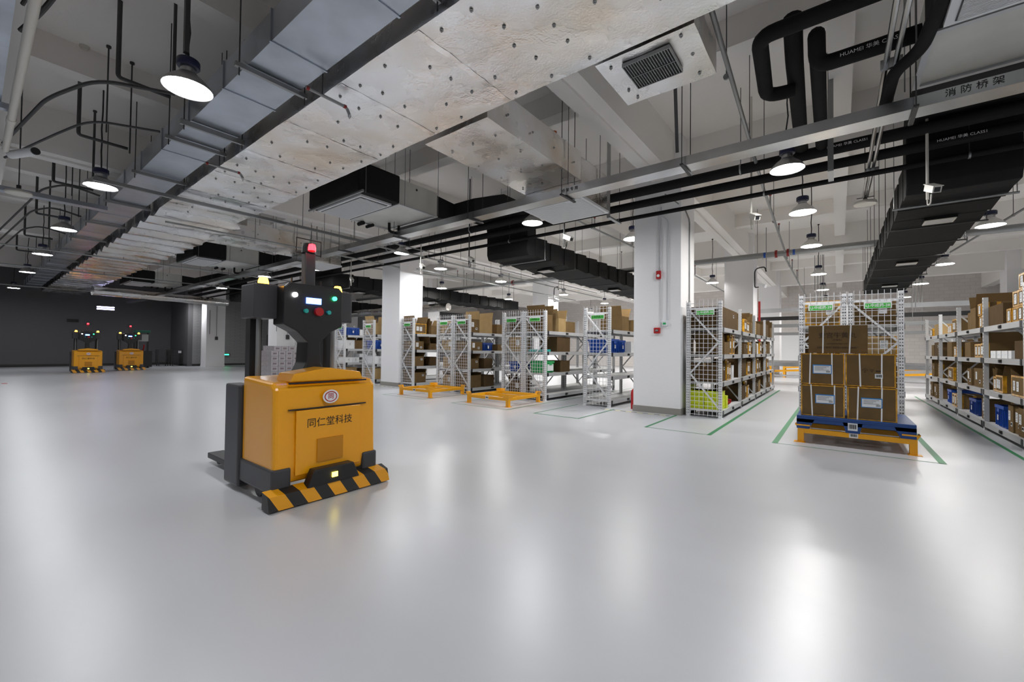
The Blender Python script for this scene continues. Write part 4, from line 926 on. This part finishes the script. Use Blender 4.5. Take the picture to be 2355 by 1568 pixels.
dropsym([(-13.5, 9, 4.2), (-11.5, 14.9, 4.2)], 'sprinkler pipe above the racks around the middle pillar', .022, rods=[(-13.16, 10, 4.2), (-12.15, 13, 4.2)], drops=[(-13, 10.5, 4.2, .3), (-12.4, 12.3, 4.2, .3)])
dropsym([(-8.8, 15.2, 4.1), (-8.4, 26, 4.0)], 'sprinkler pipe far above the racks right of the middle pillar', .022, drops=[(-8.7, 18, 4.1, .3)])
def lowpipe(x, y0, y1, z, lab, r=.02, sq=False, rods=()):
    t = thing('conduit' if sq else 'sprinkler_pipe', lab, 'conduit' if sq else 'pipe', (0, 0, 0), 0, 'pipes crossing under the foil duct')
    m = MB()
    if sq: m.box(x - r, x + r, y0, y1, z - r, z + r)
    else: m.tube([(x, y0, z), (x, y1, z)], r, 8)
    m.build('pipe_run', PIPE, t)
    for y in rods: m = MB(); m.tube([(x, y, z), (x, y, 4.09 if 2.3 < y < 3.9 else ZC)], .006, 5); m.build('hanger_rod', DARKPIPE, t)
    for q in (y0 + (y1 - y0) * .3, y0 + (y1 - y0) * .62): m = MB(); m.tube([(x, q - .03, z), (x, q + .03, z)], r + .008, 8); m.build('coupling', PIPE, t)
    return t
lowpipe(-9.6, 1.2, 6.15, 4.0, 'square steel conduit crossing below the foil duct, nearest', .028, True, (4.6, 5.9))
lowpipe(-9.66, 6.15, 20, 3.98, 'thin pipe running on from the square conduit over the racks', .022, False, (7, 8.6, 10.4, 13, 16)); lowpipe(-9.45, 6.3, 19, 4.1, 'thin pipe parallel above the racks beside the conduit line', .016, False, (7.5, 9.5))
lowpipe(-11.65, 2.6, 9.5, 4.0, 'sprinkler pipe crossing below the duct where it starts to wrinkle', .022, False, (4.4, 6.2, 8))
lowpipe(-11.2, 9.2, 20, 3.95, 'sprinkler pipe over the aisle right of the middle pillar', .022, False, (10.5, 13))
t = thing('cable_tray', 'dark cable tray crossing above the lamps at the left', 'tray'); m = MB(); m.box(-11.85, -11.65, -.6, 1.68, 4.0, 4.01); m.box(-11.66, -11.65, -.6, 1.68, 4.01, 4.08); m.box(-11.85, -11.84, -.6, 1.68, 4.01, 4.08); m.build('tray_channel', GALV, t)
lowpipe(-22.5, -.6, 9, 4.0, 'thin pipe crossing the hall beyond the fifth lamp', .025, False, (3.2, 5)); lowpipe(-30., -.6, 8.3, 3.98, 'long pale pipe crossing in front of the dark wall', .03, False, (1.6, 3.4, 5.4)); lowpipe(-18., -.6, 9, 4.0, 'thin pipe crossing the hall beyond the fourth lamp', .02, False, (3, 6))
for (x, lab) in ((-4.38, 'short sprinkler arm under the foil duct near the large lamp'), (-7.4, 'short sprinkler arm under the foil duct above the second lamp')):
    t = thing('sprinkler_pipe', lab, 'pipe', (0, 0, 0)); m = MB(); m.tube(rounded([(x, 2.10, 4.0), (x, 2.56, 4.0), (x, 2.6, 3.93)], .03), .017, 8); m.build('arm_pipe', PIPE, t)
    for y in (2.12, 2.54): m = MB(); m.tube([(x, y - .015, 4.0), (x, y + .015, 4.0)], .021, 8); m.build('red_joint', REDB, t)
    m = MB(); m.lathe([(.012, .02), (.02, 0), (.006, -.03), (0, -.04)], (x, 2.6, 3.92), 8); m.build('sprinkler_head', STEEL, t)
    m = MB(); m.tube([(x, 2.28, 4.0), (x, 2.28, ZC)], .006, 5); m.build('hanger_rod', DARKPIPE, t)
# silver round duct at the far end of the hall
t = thing('foil_pipe', 'foil-wrapped round duct crossing in front of the dark wall', 'duct'); m = MB(); pts = [(-26.5 - .1 * i, 3.4 + .62 * i, 3.72) for i in range(10)]; m.tube(pts, [.2 + .012 * (-1) ** i for i in range(10)], 14); m.build('duct_section', FOILD, t)
t = thing('foil_pipe', 'foil-wrapped round duct behind the racks beyond the forklift', 'duct'); m = MB(); pts = [(-31.9 + 1.0 * i, 14.2, 3.3) for i in range(18)]; m.tube(pts, [.2 + .015 * (-1) ** i for i in range(18)], 14); m.build('duct_section', FOILD, t)
for x in (-29, -26.5, -20, -17.6): m = MB(); m.tube([(x, 14.2, 3.3), (x, 14.2, ZC)], .008, 5); m.build('hanger_rod', DARKPIPE, t)
# conduits round the left ceiling
def bent(lab, pts, r=.022, m=DARKPIPE, name='conduit', rr=.25):
    t = thing(name, lab, 'conduit', (0, 0, 0)); b = MB(); b.tube(rounded(pts, rr, 6), r, 8); b.build('conduit_run', m, t); return t
bent('curved dark conduit from the cable pipes to the galvanised duct, nearest', [(-9.9, .27, 4.3), (-7.9, .55, 4.4), (-7.3, .92, 4.6), (-6.9, 1.6, 4.6)]); bent('thin lower curved conduit at the left edge', [(-10.3, .3, 4.2), (-8.7, .75, 4.3), (-8.3, 1.0, 4.45), (-7.8, 1.65, 4.4)], .016)
bent('curved pair of conduits at the top left corner', [(-6.2, .25, 4.3), (-5.8, .38, 4.4), (-5.2, .55, 4.7), (-3.9, .5, 5.2)], .022); bent('upper thin conduit at the top left corner', [(-5.8, .24, 4.35), (-5.2, .36, 4.5), (-4.6, .45, 4.8), (-3.6, .45, 5.3)], .016)
for k, x in enumerate((-12.4, -14.8, -17.5)):
    bent(f"curved conduit reaching the galvanised duct beside the {['second', 'third', 'fourth'][k]} lamp", [(x - 4.5, .4, 4.1), (x - .8, .9, 4.55), (x - .2, 1.2, 4.6), (x, 1.66, 4.45)], .02)
for k, (x, y) in enumerate(((-7.35, 1.12), (-9.9, 1.05), (-13.2, 1.05), (-16.8, 1.05), (-20.5, 1.05), (-24, 1.05))):
    t = bent(f"drop pipe with elbow hanging from the slab, {['nearest the large lamp', 'left of the second lamp', 'near the third lamp', 'near the fourth lamp', 'near the fifth lamp', 'farthest down the hall'][k]}", [(x, y, ZC), (x, y, 4.75), (x, 1.66, 4.75)], .026, rr=.05)
for k, (x, y) in enumerate(((-6.3, 1.45), (-8.8, 1.5), (-8.6, 1.2), (-11.2, 1.4), (-12.9, 1.3), (-14.2, 1.55), (-17, 1.3), (-19.5, 1.5), (-22, 1.4))):
    t = thing('drop_rod', ['dark rod hanging left of the large lamp', 'dark rod above the second lamp', 'thin rod left of the second lamp', 'dark rod right behind the second lamp', 'rod left of the third lamp', 'rod right of the third lamp', 'rod near the fourth lamp', 'rod beyond the fourth lamp', 'rod beyond the fifth lamp'][k], 'rod', (x, y, 0), 0, 'rods hanging from the slab at the left')
    m = MB(); m.tube([(0, 0, 4.3 if k % 2 else 4.45), (0, 0, ZC)], .018 if k % 3 == 0 else .01, 6); m.build('rod_shaft', DARKPIPE, t); m = MB(); m.lathe([(.03, 0), (.03, -.03), (.0, -.03)], (0, 0, ZC), 8); m.build('anchor', DARKPIPE, t)
t = thing('lamp_mounting_pole', 'thick dark pole holding the large lamp at the top left', 'pole', (-5.36, 1.33, 0)); m = MB(); m.box(-.03, .03, -.02, .02, 4.34, ZC); m.build('pole_shaft', DARKPIPE, t)
# top left: pale duct edge and pipes
t = thing('pale_duct', 'pale sheet metal duct cut off by the left edge of the picture', 'duct'); m = MB(); m.box(-14, -2, -.95, .19, 4.2, 4.6); m.build('duct_section', GALV, t)
m = MB(); m.box(-8.0, -7.92, -.9, .26, 4.12, 4.19); m.build('support_bar', GALV, t)
t = pipe('white_pipe', 'thick white plastic pipe along the left edge', [(-9.2, .27, 4.0), (-2, .27, 4.0)], .036, CONC, rods=[])
m = MB(); m.tube([(-8.0, .27, 4.0), (-7.85, .27, 4.0)], .043, 12); m.build('coupling', CONC, t)
t = thing('speaker_tube', 'white tube loudspeaker hanging from the pipe at the left edge', 'speaker'); m = MB(); m.tube([(-9.3, .33, 3.98), (-8.75, .52, 3.95)], .055, 14); m.build('tube_body', PVCG, t); m = MB(); m.tube([(-9.1, .4, 4.0), (-9.1, .4, ZC)], .008, 5); m.build('hanger_rod', DARKPIPE, t); m = MB(); m.tube([(-8.75, .52, 3.95), (-8.735, .525, 3.949)], .048, 14); m.build('front_mesh', RUBBER, t)
def disc_lamp(lab, x, y, z, rodm=PIPE):
    t = thing('unlit_disc_lamp', lab, 'lamp', (x, y, z)); m = MB(); m.lathe([(0, 0), (.16, 0), (.17, .02), (.16, .05), (.06, .07), (.03, .1), (0, .1)]); m.build('disc_body', CONC, t); m = MB(); m.tube([(0, 0, .09), (0, 0, .16)], .03, 8); m.tube([(-.12, 0, .13), (.12, 0, .13)], .008, 5); m.build('mount_clamp', DARKPIPE, t)
    if z < 4.3: m = MB(); m.tube([(.0, 0, .1), (0, 0, ZC - z)], .008, 6); m.build('drop_rod', DARKPIPE, t)
disc_lamp('unlit white disc lamp at the end of the twin conduits', .38, 9.85, 3.97); disc_lamp('unlit disc lamp at the left edge below the dark cable tray', -11.4, .5, 3.92)
t = thing('twin_conduit', 'pair of steel conduits running back to the disc lamp', 'conduit')
for dx in (-.04, .04): m = MB(); m.tube([(.4 + dx, 3.6, 4.02), (.38 + dx * .6, 9.8, 4.1)], .022, 8); m.build('conduit_tube', STEEL, t)
for y in (5.3, 6.4, 8.3): m = MB(); m.box(.32, .48, y - .02, y + .02, 4.0, 4.09); m.build('clip', STEEL, t)
# slanted strut from slab to tray
for (a, b_, lab) in (((-1.5, 4.9, 5.1), (-1.7, 5.75, 3.95), 'dark diagonal brace from slab to cable tray right of the grille'),):
    t = thing('diagonal_brace', lab, 'brace'); m = MB(); m.bar(a, b_, .04, .04); m.build('brace_bar', DARKPIPE, t)
# smoke detectors and stubs on slab
for x, y, mm, lab in ((-4.6, 7.26, RUST, 'orange smoke detector on the slab above the branch duct'), (-8.9, .98, CONC, 'white smoke detector on the slab at the left'), (-1.6, 7.1, CONC, 'white smoke detector on the slab right of the main beam')):
    t = thing('smoke_detector', lab, 'detector', (x, y, ZC)); m = MB(); m.lathe([(.06, 0), (.06, -.02), (.04, -.05), (0, -.055)], n=16); m.build('detector_body', mm, t)
# security cameras on drop poles
def seccam(lab, x, y, z, rz, top=ZC, white=True):
    t = thing('security_camera', lab, 'camera', (x, y, z), rz, 'security cameras on drop poles')
    m = MB(); m.tube([(0, 0, -.12), (0, 0, top - z)], .017, 8); m.build('drop_pole', CONC if white else DARKPIPE, t)
    m = MB(); m.tube(rounded([(0, 0, -.1), (0, .0, -.2), (.08, 0, -.2), (.1, 0, -.08)], .05), .009, 6); m.build('cable_loop', RUBBER if not white else CONC, t)
    m = MB(); m.tube([(.0, 0, 0), (.09, 0, -.0)], .012, 6); m.build('arm', CONC, t)
    M_ = Matrix.Translation((.1, 0, 0)) @ Matrix.Rotation(R_(25), 4, 'Y')
    m = MB(); m.box(-.08, .16, -.045, .045, -.04, .04, 0, M_); m.box(-.1, .18, -.052, .052, .04, .05, 0, M_); m.build('camera_housing', CONC, t)
    m = MB(); m.box(.16, .165, -.03, .03, -.03, .03, 0, M_); m.build('lens', RUBBER, t)
    return t
seccam('security camera hanging over the gap between pillar and fan coil diffuser', -4.6, 7.7, 3.65, R_(-20), white=False); seccam('security camera hanging in front of the middle black duct', -7.65, 8.0, 3.62, R_(-20), white=False)
seccam('security camera hanging right of the middle pillar', -9.45, 7.9, 3.62, R_(-20)); seccam('security camera on a white pole left of the middle pillar', -13.2, 8.0, 3.6, R_(-20)); seccam('security camera hanging below the pipes near the upper right lamp', -1.2, 8.3, 3.62, R_(-60)); seccam('security camera under the pipes in front of the right black duct', .95, 7.9, 3.5, R_(-75))
for x, y, z, lab in ((-2.35, 17.6, 3.75, 'security camera on a curved black arm at the rear pillar'), (-11.0, 17.6, 3.75, 'security camera on a curved arm at the second rear pillar'), (-19.6, 17.6, 3.85, 'security camera on a curved arm at the third rear pillar')):
    t = thing('security_camera', lab, 'camera', (x, y, z), R_(-30), 'security cameras on curved arms'); m = MB(); m.tube(rounded([(.35, 0, .42), (.3, 0, .6), (-.1, 0, .6), (-.1, 0, -.1), (.05, 0, -.1)], .18), .022, 8); m.build('curved_arm', RUBBER, t)
    m = MB(); m.box(0, .3, -.06, .06, -.06, .06, 0, Matrix.Translation((.05, 0, 0)) @ Matrix.Rotation(R_(20), 4, 'Y')); m.build('camera_housing', LABW, t, bevel=.01)
    m = MB(); m.tube([(.35, 0, .42), (.35, 0, ZC - z)], .012, 6); m.build('drop_pole', PIPE, t)
# fittings on the pillar with the alarm
t = thing('alarm_sounder', 'red alarm sounder high on the white pillar', 'alarm', (-2.97, 8.83, 2.88)); m = MB(); m.box(-.05, .05, -.05, 0, -.085, .085); m.build('housing', RED, t, bevel=.012); m = MB(); m.lathe([(0, 0), (.03, 0), (.03, .012)], n=12); o = m.build('strobe_lens', LABW, t, loc=(0, -.062, -.02), rot=(R_(-90), 0, 0))
t = thing('alarm_button', 'red manual fire alarm box on the white pillar', 'alarm', (-3.0, 8.83, 1.72)); m = MB(); m.box(-.065, .065, -.045, 0, -.06, .06); m.build('housing', RED, t, bevel=.012); m = MB(); m.box(-.035, .035, -.048, -.045, -.02, .02); m.build('press_plate', INK, t); lettering('报警', .03, LABW, t, (0, -.049, 0), FACE['-y'], 0, 'lettering')
t = thing('door_button', 'white release button box right of the red alarm box', 'switch box', (-2.84, 8.83, 1.87)); m = MB(); m.box(-.055, .055, -.05, 0, -.055, .055); m.build('housing', LABW, t, bevel=.008); m = MB(); m.box(-.03, .03, -.053, -.05, -.03, .01); m.build('green_plate', LABG, t)
for x, z1_, lab in ((-2.99, 2.96, 'conduit running down the pillar to the alarm sounder'), (-2.93, 1.8, 'conduit running down the pillar to the alarm button'), (-2.78, 1.93, 'conduit curving down the pillar to the release button')):
    t = thing('wall_conduit', lab, 'conduit', (x, 8.815, 0), 0, 'conduits on the white pillar'); m = MB(); m.tube([(0, 0, z1_), (0, 0, 4.3)] if x != -2.78 else rounded([(0, 0, z1_), (0, 0, 4.0), (-.2, -.0, 4.15), (-.3, -.5, 4.3)], .1), .011, 8); m.build('conduit_tube', PVCG, t)
t = thing('wall_conduit', 'conduit running down the right side of the white pillar', 'conduit', (-2.515, 9.4, 0)); m = MB(); m.tube(rounded([(0, 0, .8), (0, 0, 4.1), (.0, -.35, 4.25), (-.2, -1.0, 4.4)], .1), .012, 8); m.build('conduit_tube', PIPE, t)
t = thing('fire_extinguisher', 'red fire extinguisher half hidden at the left foot of the white pillar', 'extinguisher', (-3.62, 9.15, 0)); m = MB(); m.lathe([(0, 0), (.07, 0), (.07, .36), (.05, .42), (.02, .45), (0, .45)], n=18); m.build('cylinder_body', RED, t); m = MB(); m.tube([(0, 0, .45), (0, 0, .5), (.06, 0, .52)], .012, 6); m.build('valve', RUBBER, t)
for k, (x, y, z, lab) in enumerate(((-30.15, 9.35, 1.75, 'dark switch box on the far left pillar'), (-20.69, 9.3, 1.75, 'dark switch box on the pillar behind the grey cartons'))):
    t = thing('switch_box', lab, 'switch box', (x, y, z)); m = MB(); m.box(0, .06, -.07, .07, -.1, .1); m.build('housing', DARKG, t); m = MB(); m.tube([(.02, 0, .1), (.02, 0, 2.4)], .015, 6); m.build('conduit_tube', PIPE, t)
    m = MB(); m.tube([(.02, -.5 if k else -.36, .25), (.02, -.5 if k else -.36, 1.7)], .015, 6); m.build('side_conduit', PIPE, t)
# left wall fittings
t = thing('tube_light', 'double blue-white tube light hanging before the dark wall', 'light', (-33, 4.8, 3.36))
for z in (-.06, .06): m = MB(); m.tube([(0, -.36, z), (0, .36, z)], .028, 8); m.build('tube', glow('tube_glow', (.62, .6, 1), 9), t)
for y in (-.3, .3): m = MB(); m.tube([(0, y, .06), (0, y, ZC - 3.36)], .008, 5); m.build('hanger_wire', DARKPIPE, t)
m = MB(); m.box(-.06, -.03, -.37, .37, -.1, .1); m.build('backplate', DARKG, t)
t = thing('dark_sign', 'small unlit black sign on the dark wall above the left forklift', 'sign', (XL + .01, 3.78, 2.68)); m = MB(); m.box(0, .04, -.24, .24, -.08, .08); m.build('sign_panel', RUBBER, t)
t = thing('exit_sign', 'small glowing green exit light low on the rear left wall', 'sign', (-31.99, 10.5, .72)); m = MB(); m.box(0, .04, -.22, .22, -.06, .06); m.build('sign_panel', DARKG, t); m = MB(); m.box(.04, .045, -.15, .15, -.04, .03); m.build('lit_panel', glow('exit_green', (.02, 1, .3), 3), t)
dr = MB(); dr.box(-31.99, -31.93, 13.0, 13.9, 0, 2.1); struct('door_1', dr, DARKG)
# ------------------------------------------------------------------ far end: conveyor, doors, far racks
def conveyor(x0, x1, y, lab):
    t = thing('conveyor', lab, 'conveyor', (x0, y, 0)); L = x1 - x0
    for yy in (0, .6):
        m = MB(); m.box(0, L, yy, yy + .04, .72, .86); m.build('side_rail', STEEL, t)
    m = MB(); m.box(0, L, .05, .59, .76, .8); m.build('belt', RUBBER, t)
    m = MB(); m.box(0, L, .1, .5, .3, .36); m.build('lower_rail', RACKG, t)
    k = 0
    while k < L:
        m = MB(); m.box(k, k + .1, .0, .1, 0, .72); m.box(k, k + .1, .54, .64, 0, .72); m.bar((k, .05, .5), (k + 1.4, .05, .6), .05, .08); m.build('leg', YELD, t); k += 1.9
    return t
conveyor(-8, 12, 20.6, 'roller conveyor with yellow legs beyond the ends of the racks')
conveyor(-8, 12, 25.9, 'second conveyor with yellow legs farther behind the racks')
for i, x in enumerate((-3.9, .9, 3.6)):
    r = rack(x, .66, 22.4 + (i % 2) * .4, None, 0, 1, mesh=False, noun=['far grey rack left of the conveyor end', 'far grey rack behind the pallet racks with a few boxes', 'far grey rack behind the right-hand rack'][i])
    RK[50 + i] = (r, x, x + .66)
    for lv, s in enumerate(('d:.5:.3 _:.2 c:.5:.3', 'p:.4:.3 _:.3 c:.6:.34', 'c:.5:.3 _:.3 d:.4:.3')): spec(s, 50 + i, 0, lv + (1 if i else 0), ['the far rack left of the conveyor', 'the far rack behind the pallet racks', 'the far rack behind the right one'][i])
for i, (x, w_) in enumerate(((-3.2, 1.6), (0, 2.2), (4.2, 1.8))):
    m = MB(); m.box(x, x + w_, YF - .06, YF - .01, 0, 2.4); struct('door_%d' % (i + 2), m, LABW)
for z0_, z1_, mm, yy, lab in ((3.06, 3.24, RACKG, 22.0, 'uppermost grey rail crossing above the conveyor'), (2.70, 2.86, RUBBER, 21.9, 'black beam crossing above the conveyor'), (2.38, 2.52, PIPE, 21.8, 'grey rail just below the black beam above the conveyor'), (2.05, 2.17, PIPE, 22.1, 'lowest grey rail crossing above the conveyor')):
    t = thing('overhead_rail', lab, 'rail', (-8, yy, 0), 0, 'rails above the conveyor'); m = MB(); m.box(0, 20, 0, .1, z0_, z1_); m.build('rail_beam', mm, t)
    for k in range(7):
        m = MB(); x = 1.2 + k * 3 + (yy - 21.8); m.tube([(x, .05, z1_), (x, .05, ZC)], .012, 5); m.build('hanger_rod', PIPE, t)
t = thing('fire_riser', 'red vertical fire riser behind the rear pillar', 'pipe', (-2.62, 20.2, 0)); m = MB(); m.tube([(0, 0, 0), (0, 0, 3.4)], .045, 10); m.build('pipe_run', RED, t)
bpy.context.view_layer.update()
